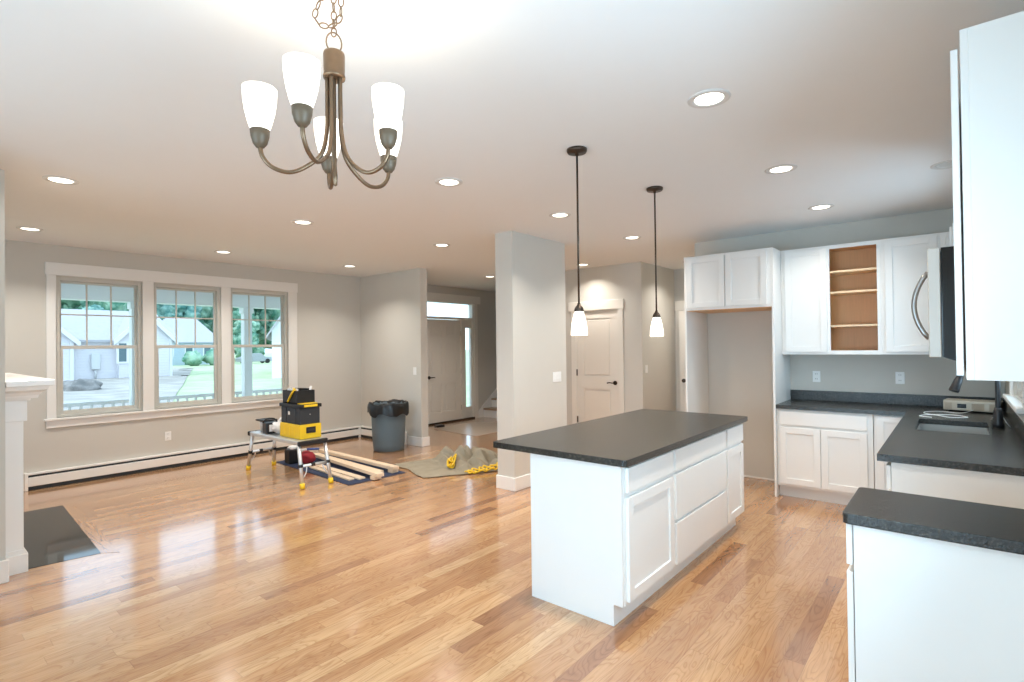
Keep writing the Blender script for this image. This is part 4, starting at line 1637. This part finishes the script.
tag(obj('sticker', mb, M_PLATE, t_), 'white sticker')
z2 = z1 + 0.237
t_ = thing('tool_tote', 'black open tool tote with yellow strap and tools on top of the stack', 'tool tote', (3.12, 5.86, z2), 0, 'tool boxes stacked on the platform')
mb = MB()
tx0, tx1, ty0, ty1 = bx0 + 0.02, bx1 - 0.012, by0 + 0.115, by1 - 0.03
zz = z2 - 0.010
for lo, hi in (((tx0, ty0, zz), (tx1, ty1, zz + 0.015)), ((tx0, ty0, zz), (tx0 + 0.012, ty1, zz + 0.150)), ((tx1 - 0.012, ty0, zz), (tx1, ty1, zz + 0.150)),
               ((tx0 + 0.012, ty0, zz), (tx1 - 0.012, ty0 + 0.012, zz + 0.150)), ((tx0 + 0.012, ty1 - 0.012, zz), (tx1 - 0.012, ty1, zz + 0.150))):
    mb.box(lo, hi, 0.003)
obj('body', mb, M_BLKPL, t_)
mb = MB()
mb.tube([(tx0 + 0.05, ty1 - 0.03, zz + 0.14), (tx0 + 0.05, ty1 - 0.04, zz + 0.158), (tx0 + 0.06, (ty0 + ty1) / 2, zz + 0.166), (tx1 - 0.05, ty0 + 0.05, zz + 0.158), (tx1 - 0.05, ty0 + 0.02, zz + 0.14)], 0.011, 8, n=5)
obj('handle', mb, M_BLKPL, t_)
mb = MB()
mb.tube([(tx0 - 0.006, ty0 + 0.18, zz + 0.02), (tx0 - 0.010, ty0 + 0.10, zz + 0.10), (tx0 - 0.004, ty0 + 0.05, zz + 0.152), (tx0 + 0.04, ty0 + 0.12, zz + 0.168), (tx0 + 0.06, ty0 + 0.22, zz + 0.16)], 0.012, 8, n=5)
tag(obj('strap', mb, M_YEL, t_), 'yellow strap')
hm = thing('hand_saw', 'white and yellow handled tool poking out of the black tote', 'tool', (3.10, 5.90, zz + 0.016))
mb = MB()
mb.box((tx0 + 0.03, ty0 + 0.03, zz + 0.10), (tx0 + 0.045, ty1 - 0.05, zz + 0.172), 0.004)
obj('blade', mb, M_WHITEC, hm)
mb = MB()
mb.tube([(tx0 + 0.04, ty0 + 0.06, zz + 0.02), (tx0 + 0.04, ty0 + 0.06, zz + 0.165)], 0.014, 8)
obj('handle', mb, M_YEL, hm)
mb = MB()
mb.tube([(tx1 - 0.06, ty0 + 0.06, zz + 0.018), (tx1 - 0.035, ty0 + 0.02, zz + 0.195)], 0.013, 10)
tag(obj('caulk_tube', mb, M_WHITEC), 'white tube leaning out of the black tote', 'tube')

# far end of the platform: bucket, pouch and cloth
t_ = thing('paint_tray', 'grey bucket with a black lid at the window end of the work platform', 'bucket', (3.03, 6.62, DZ))
mb = MB()
mb.lathe([(0.070, 0.0), (0.082, 0.135)], (3.07, 6.58, DZ), 24)
obj('body', mb, mat('grey_plastic', (0.50, 0.51, 0.52), 0.5), t_)
mb = MB()
mb.box((2.975, 6.48, DZ + 0.136), (3.16, 6.69, DZ + 0.156), 0.008)
obj('lid', mb, M_BLKPL, t_)
t_ = thing('tool_pouch', 'black tool pouch with a white label beside the bucket', 'tool pouch', (3.02, 6.40, DZ))
mb = MB()
mb.prism([(2.955, 6.36), (3.10, 6.34), (3.11, 6.465), (2.965, 6.475)], DZ, DZ + 0.135, bev=0.012)
obj('body', mb, M_BLACK, t_)
mb = MB()
mb.box((2.992, 6.345, DZ + 0.03), (3.035, 6.352, DZ + 0.11), 0.001)
tag(obj('name_tag', mb, M_PLATE, t_), 'white tag')
mb = MB()
mb.tube([(2.96, 6.45, DZ + 0.13), (2.99, 6.42, DZ + 0.175), (3.07, 6.39, DZ + 0.175), (3.10, 6.37, DZ + 0.13)], 0.009, 8, n=4)
obj('handle', mb, M_BLKPL, t_)
mb = MB()
mb.ball((3.045, 6.215, DZ + 0.088), 0.085, 3, (0.9, 1.1, 0.88), 0.35, 2.4, 3.1)
tag(obj('cloth_bundle', mb, M_WHITEC), 'crumpled white rag beside the yellow tool box on the platform', 'rag')
mb = MB()
mb.ball((3.18, 6.36, DZ + 0.155), 0.05, 3, (1.3, 1.0, 0.7), 0.4, 2.2, 8.0)
mb.ball((3.165, 6.36, DZ + 0.085), 0.065, 3, (0.75, 0.8, 1.0), 0.2, 2.2, 4.0)
tag(obj('cloth_bundle', mb, M_WHITEC), 'white rag heaped behind the black tool pouch', 'rag')

# under the platform
t_ = thing('tool_bag', 'small black tool bag standing on the mat under the platform', 'tool bag', (3.50, 6.78, 0.009))
mb = MB()
mb.prism([(3.425, 6.72), (3.585, 6.70), (3.60, 6.86), (3.44, 6.88)], 0.009, 0.185, bev=0.015)
obj('body', mb, M_BLKPL, t_)
mb = MB()
mb.ball((3.505, 6.79, 0.205), 0.05, 2, (1.4, 1.1, 0.6), 0.5, 2.5, 5.0)
tag(obj('flap', mb, M_WHITEC, t_), 'pale crumpled top')
mb = MB()
mb.ball((3.565, 6.52, 0.100), 0.115, 3, (0.80, 1.15, 0.72), 0.22, 2.2, 1.5)
o = obj('cloth_bundle', mb, M_RED)
tag(o, 'dark red cloth bundle on the mat under the platform', 'cloth')
t_ = thing('hand_tool', 'blue and white handled tool lying on the red bundle', 'tool', (3.56, 6.50, 0.17))
mb = MB()
mb.tube([(3.46, 6.54, 0.208), (3.55, 6.50, 0.212)], 0.016, 10)
obj('head', mb, M_WHITEC, t_)
mb = MB()
mb.tube([(3.55, 6.50, 0.212), (3.69, 6.44, 0.205)], 0.014, 10)
obj('handle', mb, M_BLUE, t_)

# ------------------------------------------------------------------ bin
BX, BY = 4.865, 6.52
t_ = thing('trash_can', 'big round grey rubbish bin with a black liner, by the stub wall', 'bin', (BX, BY, 0))
mb = MB()
prof = [(0.0, 0.0), (0.215, 0.0), (0.225, 0.012), (0.232, 0.10), (0.243, 0.30), (0.252, 0.52), (0.262, 0.60), (0.266, 0.66), (0.280, 0.665), (0.282, 0.69), (0.268, 0.694), (0.258, 0.66), (0.240, 0.40), (0.222, 0.05), (0.0, 0.04)]
mb.lathe(prof, (BX, BY, 0), 48, caps=(False, False))
obj('body', mb, M_BIN, t_)
for a in (0.35, 0.35 + PI):
    mb = MB()
    c = Vector((BX + 0.258 * math.cos(a), BY + 0.258 * math.sin(a), 0.575))
    tx, ty = -math.sin(a), math.cos(a)
    mb.tube([c + Vector((tx * -0.07, ty * -0.07, 0.04)), c + Vector((tx * -0.05 + 0.015 * math.cos(a), ty * -0.05 + 0.015 * math.sin(a), 0)), c + Vector((tx * 0.05 + 0.015 * math.cos(a), ty * 0.05 + 0.015 * math.sin(a), 0)), c + Vector((tx * 0.07, ty * 0.07, 0.04))], 0.014, 8, n=4)
    obj('handle', mb, M_BIN, t_)
mb = MB()


def wob(r, z, a, j):
    n = mnoise.noise(Vector((math.cos(a) * 2.2, math.sin(a) * 2.2, j * 0.25)))
    n2 = mnoise.noise(Vector((math.cos(a) * 6, math.sin(a) * 6, j * 0.4 + 9)))
    k = (0, 0, 0.3, 0.5, 0.8, 1.0, 1.0)[j] if j < 7 else 0
    return r + 0.012 * n2 * (0.4 + k), z + k * (0.055 * n + 0.02 * n2)


mb.lathe([(0.235, 0.30), (0.250, 0.60), (0.268, 0.700), (0.284, 0.708), (0.294, 0.690), (0.300, 0.620), (0.303, 0.545)], (BX, BY, 0), 72, caps=(True, False), wob=wob)
tag(obj('bin_liner', mb, M_BAG, t_), 'black plastic liner folded over the rim')

# ------------------------------------------------------------------ drop cloth and cord
mb = MB()
A_, B_, C_, D_ = Vector((4.30, 5.64, 0)), Vector((4.03, 4.76, 0)), Vector((5.02, 4.18, 0)), Vector((5.45, 5.20, 0))


def cloth(u, v):
    p_ = A_.lerp(D_, u).lerp(B_.lerp(C_, u), v)
    e = 0.06 * mnoise.noise(Vector((u * 3, v * 3, 2.0)))
    p_ = p_ + Vector((e, e * 0.7, 0))
    w_ = max(0.0, min(1.0, (u - 0.36) / 0.16)) * max(0.0, min(1.0, (1.0 - v) / 0.30)) * max(0.0, min(1.0, (v + 0.02) / 0.18))
    q = Vector((p_.x * 5.0, p_.y * 2.2, 0.3))
    # folds run diagonally across the heap
    ph = p_.x * 20 - p_.y * 18 + 4.5 * mnoise.noise(q)
    hump = (0.5 + 0.5 * math.sin(ph)) ** 0.6
    ph2 = p_.x * 40 + p_.y * 12 + 5.0 * mnoise.noise(q * 1.7)
    z = 0.006 + 0.014 * (0.5 + 0.5 * mnoise.noise(Vector((p_.x * 4, p_.y * 9, 5))))
    z += w_ * (0.04 + 0.155 * hump * (0.7 + 0.6 * mnoise.noise(q * 0.8 + Vector((4, 0, 0)))) + 0.022 * math.sin(ph2))
    edge = min(u, v, 1 - u, 1 - v)
    if edge < 0.02:
        z = min(z, 0.012)
    return (p_.x, p_.y, max(0.006, z))


mb.grid(cloth, 130, 90, thick=0.004)
CLP = [cloth(i / 80, j / 60) for i in range(81) for j in range(61)]


def on_cloth(x, y, lift):
    near = sorted(((p[0] - x) ** 2 + (p[1] - y) ** 2, p[2]) for p in CLP)[:4]
    return (x, y, (max(n[1] for n in near) if near[0][0] < 0.002 else 0.0) + lift)


tag(obj('drop_cloth', mb, M_CLOTH), 'crumpled tan canvas drop cloth heaped on the floor by the partition', 'drop cloth')
mb = MB()
pts = []
random.seed(11)
for k in range(26):
    a = k * 1.25
    rr = 0.25 + 0.75 * random.random()
    q1, q2 = 0.16 * rr * math.cos(a), 0.06 * rr * math.sin(a)
    pts.append(on_cloth(4.58 + 0.765 * q1 + 0.64 * q2, 4.87 + 0.643 * q1 - 0.77 * q2, 0.012 + 0.0022 * k))
mb.tube(pts, 0.010, 8, n=6)
tag(obj('extension_cord', mb, M_YEL), 'yellow cord coiled on the flat end of the drop cloth heap', 'cord')
mb = MB()
pts = []
for k in range(40):
    s = k / 39
    pts.append(on_cloth(4.46 + 0.62 * s + 0.04 * math.sin(k * 2.1), 4.46 - 0.20 * s + 0.05 * math.cos(k * 2.1), 0.014 + 0.02 * (0.5 + 0.5 * math.sin(k * 1.3))))
mb.tube(pts, 0.009, 8, n=5)
tag(obj('extension_cord', mb, M_YEL), 'yellow cord snaking along the camera side of the drop cloth heap', 'cord')

# entry floor protection and doorstop
mb = MB()
mb.prism([(6.60, 7.55), (6.46, 6.25), (7.50, 6.25), (8.10, 6.95), (7.55, 7.50)], 0.0, 0.004)
tag(obj('entry_mat', mb, M_PAPER), 'thin brown floor covering laid inside the front door', 'floor covering')
mb = MB()
mb.prism([(6.70, 7.50), (6.86, 7.46), (6.90, 7.60), (6.76, 7.64)], 0.005, 0.045, bev=0.006)
tag(obj('shoe', mb, M_BLACK), 'small dark shoe like object at the foot of the front door', 'object')

# ------------------------------------------------------------------ porch and world outside
p = MB()
p.box((-3, YF + T, -0.28), (12, 10.15, -0.14))
struct('porch_floor', p, M_DECK, 'porch floor outside the front windows', 'porch')
p = MB()
p.box((-3, YF + T, 2.52), (6.35, 10.15, 2.62))
p.box((-3, 9.80, 2.285), (6.35, 10.05, 2.52))
struct('porch_ceiling', p, M_PORCH, 'white porch ceiling and beam outside the front windows', 'porch')
for x, lab in ((-0.3, 'white square porch post beyond the mantel corner'), (2.50, 'white square porch post behind the window nearest the mantel'), (4.205, 'white square porch post in the window nearest the stub wall'), (6.20, 'white square porch post at the end of the porch roof')):
    t_ = thing('porch_post', lab, 'porch post', (x + 0.07, 9.92, -0.14), 0, 'porch posts')
    mb = MB()
    mb.box((x, 9.86, -0.14), (x + 0.14, 10.0, 2.285), 0.004)
    obj('shaft', mb, M_PORCH, t_)
    mb = MB()
    mb.box((x - 0.02, 9.84, -0.14), (x + 0.16, 10.02, 0.02), 0.004)
    obj('base', mb, M_PORCH, t_)
    mb = MB()
    mb.box((x - 0.02, 9.84, 2.18), (x + 0.16, 10.02, 2.2845), 0.004)
    obj('cap', mb, M_PORCH, t_)
for x0, x1, lab in ((-0.16, 2.49, 'white porch railing behind the window nearest the mantel'), (2.65, 4.195, 'white porch railing between the two porch posts'), (4.355, 6.19, 'white porch railing beyond the post toward the front door')):
    t_ = thing('porch_railing', lab, 'railing', ((x0 + x1) / 2, 9.92, -0.1), 0, 'porch railings')
    x0, x1 = x0 + 0.025, x1 - 0.025
    mb = MB()
    mb.box((x0, 9.885, 0.715), (x1, 9.955, 0.770), 0.006)
    obj('top_rail', mb, M_PORCH, t_)
    mb = MB()
    mb.box((x0, 9.90, -0.03), (x1, 9.94, 0.02), 0.004)
    obj('bottom_rail', mb, M_PORCH, t_)
    n = int((x1 - x0) / 0.125)
    for k in range(n):
        xc = x0 + (k + 0.5) * (x1 - x0) / n
        mb = MB()
        mb.box((xc - 0.016, 9.905, 0.02), (xc + 0.016, 9.935, 0.715))
        obj('baluster', mb, M_PORCH, t_)
for x, y in ((2.35, 9.15), (4.0, 9.15)):
    t_ = thing('porch_light', 'lit recessed porch ceiling light %s' % ('behind the window nearest the mantel' if x < 3 else 'behind the middle front window'), 'ceiling light', (x, y, 2.52), 0, 'porch ceiling lights')
    mb = MB()
    mb.lathe([(0.09, -0.006), (0.09, -0.001)], (0, 0, 0), 24)
    obj('lens', mb, M_LENS, t_, local=True)

g = MB()
g.box((-120, YF + T + 0.01, -0.60), (220, 260, -0.45))
struct('lawn', g, M_LAWN, 'green lawn rising beyond the porch', 'lawn')
# bare soil around the first house
g = MB()


def soil(u, v):
    y = 16 + 50 * v
    x = -14 + (24 + (y - 31) * 0.36) * u
    e = 1 + 0.12 * mnoise.noise(Vector((x * 0.2, y * 0.2, 0)))
    return (x * e, y * e, -0.44 + 0.03 * mnoise.noise(Vector((x * 0.3, y * 0.3, 4))) + 0.02)


g.grid(soil, 30, 24)
tag(obj('bare_soil_yard', g, M_DIRT), 'patch of bare grey soil in front of the near neighbouring house', 'soil', kind='structure')
mb = MB()
mb.ball((6.35, 34.0, -0.48), 1.0, 4, (0.95, 1.1, 0.60), 0.3, 2.2, 2.0)
tag(obj('dirt_mound', mb, M_MOUND), 'dark heap of dug soil outside the window nearest the mantel', 'dirt heap')


def gable_house(name, label, x0, x1, y0, y1, zb, ze, zr, ridge_x, wall_m, roof_m, gables=(), windows=(), hip=None):
    t_ = thing(name, label, 'house', (x0, y0, zb))
    mb = MB()
    mb.box((x0, y0, zb), (x1, y1, ze))
    if hip:
        pass
    elif not ridge_x:
        mb.prism([(x0, ze), (x1, ze), ((x0 + x1) / 2, zr - 0.12)], y0, y1, lambda c: (c[0], c[2], c[1]))
    else:
        ym = (y0 + y1) / 2
        mb.prism([(y0, ze), (y1, ze), (ym, zr - 0.12)], x0, x1, lambda c: (c[2], c[0], c[1]))
    obj('walls', mb, wall_m, t_)
    mb = MB()
    o = 0.35
    th_ = 0.16
    if hip:
        ym = (y0 + y1) / 2
        vs = [mb.bm.verts.new(c) for c in ((x0 - o, y0 - o, ze - 0.1), (x1 + o, y0 - o, ze - 0.1), (x1 + o, y1 + o, ze - 0.1), (x0 - o, y1 + o, ze - 0.1), (x0 + hip[0], ym, zr), (x1 - hip[1], ym, zr))]
        for q in ((3, 2, 1, 0), (0, 1, 5, 4), (1, 2, 5), (2, 3, 4, 5), (3, 0, 4)):
            mb.bm.faces.new([vs[i] for i in q])
    elif ridge_x:
        ym = (y0 + y1) / 2
        k = (zr - ze) / (ym - y0)
        mb.prism([(y0 - o, ze - o * k), (ym, zr), (y1 + o, ze - o * k), (y1 + o, ze - o * k + th_), (ym, zr + th_), (y0 - o, ze - o * k + th_)], x0 - o, x1 + o, lambda c: (c[2], c[0], c[1]))
    else:
        xm = (x0 + x1) / 2
        k = (zr - ze) / (xm - x0)
        mb.prism([(x0 - o, ze - o * k), (xm, zr), (x1 + o, ze - o * k), (x1 + o, ze - o * k + th_), (xm, zr + th_), (x0 - o, ze - o * k + th_)], y0 - o, y1 + o, lambda c: (c[0], c[2], c[1]))
    obj('roof', mb, roof_m, t_)
    for gx0, gx1, gy, gze, gzr in gables:
        xm = (gx0 + gx1) / 2
        k = (gzr - gze) / (xm - gx0)
        mb = MB()
        mb.box((gx0, gy, zb), (gx1, y1 - 1, gze))
        mb.prism([(gx0, gze), (gx1, gze), (xm, gzr - 0.1)], gy, y1 - 1, lambda c: (c[0], c[2], c[1]))
        obj('gable_wing', mb, wall_m, t_)
        mb = MB()
        mb.prism([(gx0 - o, gze - o * k), (xm, gzr), (gx1 + o, gze - o * k), (gx1 + o, gze - o * k + th_), (xm, gzr + th_), (gx0 - o, gze - o * k + th_)], gy - 0.3, y1 - 3, lambda c: (c[0], c[2], c[1]))
        obj('wing_roof', mb, roof_m, t_)
        mb = MB()
        mb.prism([(gx0 - o, gze - o * k - 0.22), (xm, gzr - 0.22), (gx1 + o, gze - o * k - 0.22), (gx1 + o, gze - o * k + th_), (xm, gzr + th_), (gx0 - o, gze - o * k + th_)], gy - 0.36, gy - 0.30, lambda c: (c[0], c[2], c[1]))
        obj('rake_trim', mb, M_PORCH, t_)
    for wx0, wx1, wz0, wz1, wy in windows:
        mb = MB()
        for a0, a1, b0, b1 in ((wx0 - 0.14, wx0, wz0 - 0.14, wz1 + 0.14), (wx1, wx1 + 0.14, wz0 - 0.14, wz1 + 0.14), (wx0, wx1, wz1, wz1 + 0.14), (wx0, wx1, wz0 - 0.14, wz0)):
            mb.box((a0, wy - 0.07, b0), (a1, wy, b1))
        fr_ = obj('window', mb, M_PORCH, t_)
        mb = MB()
        mb.box((wx0, wy - 0.03, wz0), (wx1, wy, wz1))
        obj('pane', mb, M_WINDK, fr_)
    return t_


h1 = gable_house('house', 'lilac grey house with two front gables, behind the window nearest the mantel', 3.0, 14.2, 46.0, 56.0, -0.5, 2.3, 4.55, True, M_SIDE, M_ROOF,
                 gables=((10.75, 14.05, 45.5, 2.5, 4.25), (3.1, 8.2, 45.4, 2.35, 4.85)), windows=((10.75, 11.2, 0.75, 2.05, 45.5),))
mb = MB()
mb.box((8.02, 45.3, -0.5), (8.22, 45.42, 2.3))
mb.box((13.9, 45.4, -0.5), (14.08, 45.52, 2.4))
obj('corner_board', mb, M_PORCH, h1)
mb = MB()
mb.box((9.25, 45.7, 0.25), (9.75, 46.0, 1.35), 0.03)
mb.cyl((9.5, 45.85, -0.4), (9.5, 45.85, 0.3), 0.06, 8)
obj('meter_box', mb, mat('meter_grey', (0.62, 0.64, 0.64), 0.5), h1)
h2 = gable_house('house', 'distant blue grey house with a low hip roof, in the middle front window', 21.5, 29.6, 77.0, 85.0, -0.45, 2.6, 5.9, True, M_SIDEB, M_ROOF,
                 windows=((23.0, 23.9, 0.8, 2.1, 77.0), (25.4, 26.2, 0.8, 2.1, 77.0), (27.6, 28.4, 0.8, 2.1, 77.0)), hip=(2.9, 1.6))
h3 = gable_house('house', 'white house with a steep gable, in the window nearest the stub wall', 16.7, 25.0, 35.0, 47.0, -0.5, 2.75, 9.2, False, M_SIDEW, M_ROOF,
            gables=(), windows=((18.8, 19.8, 0.9, 2.2, 35.0),))
h3.rotation_euler.z = math.radians(-27)

# parked car far across the lawn
t_ = thing('car', 'grey car parked far across the lawn in the window nearest the stub wall', 'car', (33.5, 75.0, -0.45))
mb = MB()
mb.prism([(31.2, 0.0), (35.6, 0.0), (35.7, 0.55), (34.6, 0.65), (33.9, 1.15), (32.4, 1.15), (31.7, 0.65), (31.1, 0.5)], 74.2, 75.9, lambda c: (c[0], c[2], c[1] - 0.20), bev=0.08)
obj('body', mb, mat('grey_car_paint', (0.35, 0.37, 0.40), 0.3), t_)
for x in (32.1, 34.8):
    for y in (74.2, 75.7):
        mb = MB()
        mb.cyl((x, y - 0.02, -0.13), (x, y + 0.20, -0.13), 0.32, 16)
        obj('wheel', mb, M_BLKPL, t_)


# trees
def tree(x, y, h, r, seed, label, m=M_LEAF, trunk_h=2.0):
    t_ = thing('tree', label, 'tree', (x, y, -0.5), 0, 'trees beyond the houses')
    mb = MB()
    rnd = random.Random(seed)
    n = 30
    for k in range(n):
        a = rnd.random() * 2 * PI
        rr = r * 0.62 * math.sqrt(rnd.random())
        zz = trunk_h + (h - trunk_h) * (0.10 + 0.85 * (k + rnd.random()) / n)
        s = r * (0.56 - 0.22 * (zz / h))
        mb.ball((x + rr * math.cos(a), y + rr * math.sin(a), zz), s, 3, (1, 1, 0.95), 0.75, 4.2, seed + k * 3.3)
    obj('crown', mb, m, t_)
    mb = MB()
    mb.tube([(x, y, -0.5), (x + 0.1, y, h * 0.4), (x - 0.05, y, h * 0.85)], 0.22, 8, n=3)
    obj('trunk', mb, M_BARK, t_)
    return t_


TREES = [
    (4, 96, 14.0, 3.9, 'tree far toward the mantel end of the tree line'), (13, 97, 14.5, 3.9, 'green tree behind the first house roof, by the mantel side'),
    (22, 98, 14.5, 3.9, 'green tree behind the ridge of the first house'), (31, 99, 14.5, 3.9, 'tree rising behind the ridge of the distant house'),
    (40, 99, 15, 3.9, 'dense tree beside the distant blue grey house roof'), (49, 100, 15, 3.9, 'tall tree seen past the porch post in the third window'),
    (58, 101, 15.5, 3.9, 'dense tree in the middle of the third window'), (67, 102, 16, 3.9, 'tree next to the white gable in the third window'),
    (76, 103, 16, 3.9, 'tree partly hidden by the white gable'), (101, 105, 8.5, 2.6, 'lone tree showing low in the transom of the front door'),
    (10, 110, 17, 4.2, 'taller back row tree nearest the mantel end'), (20, 111, 17, 4.2, 'taller back row tree behind the first house ridge'),
    (30, 112, 17, 4.2, 'taller back row tree between the two front windows'), (40, 113, 17, 4.2, 'taller back row tree behind the distant house'),
    (50, 114, 17.5, 4.2, 'taller back row tree beyond the middle window edge'), (60, 115, 17.5, 4.2, 'taller back row tree behind the porch post'),
    (70, 116, 18, 4.2, 'taller back row tree in the middle of the third window'), (80, 117, 18, 4.2, 'taller back row tree beside the white gable'),
    (17.2, 82, 7.0, 2.2, 'slim leafy tree between the first house and the distant house'),
    (38.5, 89, 6.0, 2.2, 'low rounded tree in front of the tree line, by the distant house'), (46, 89, 5.5, 2.2, 'low bushy tree at the lawn edge behind the porch post'),
    (54, 90, 6.5, 2.3, 'low bushy tree at the lawn edge beyond the car'), (62, 91, 6.5, 2.3, 'low bushy tree at the lawn edge beside the white house'),
]
for i, (x, y, h, r, lab) in enumerate(TREES):
    tree(x, y, h, r, 20 + i * 7, lab, M_LEAF if i % 3 else M_LEAF2, 1.0 if h > 8 else 0.2)
for i, (x, y, s, lab) in enumerate(((16.9, 66.0, 1.1, 'round green bush beside the wall end of the first house'), (24.6, 72.0, 0.9, 'green bush before the distant house window'), (27.2, 72.5, 1.0, 'green bush at the corner of the distant house'))):
    mb = MB()
    mb.ball((x, y, -0.1 + s * 0.6), s, 3, (1.2, 1.1, 1.0), 0.5, 3.0, i * 4.0)
    tag(obj('bush', mb, M_LEAF), lab, 'bush', 'bushes by the houses')
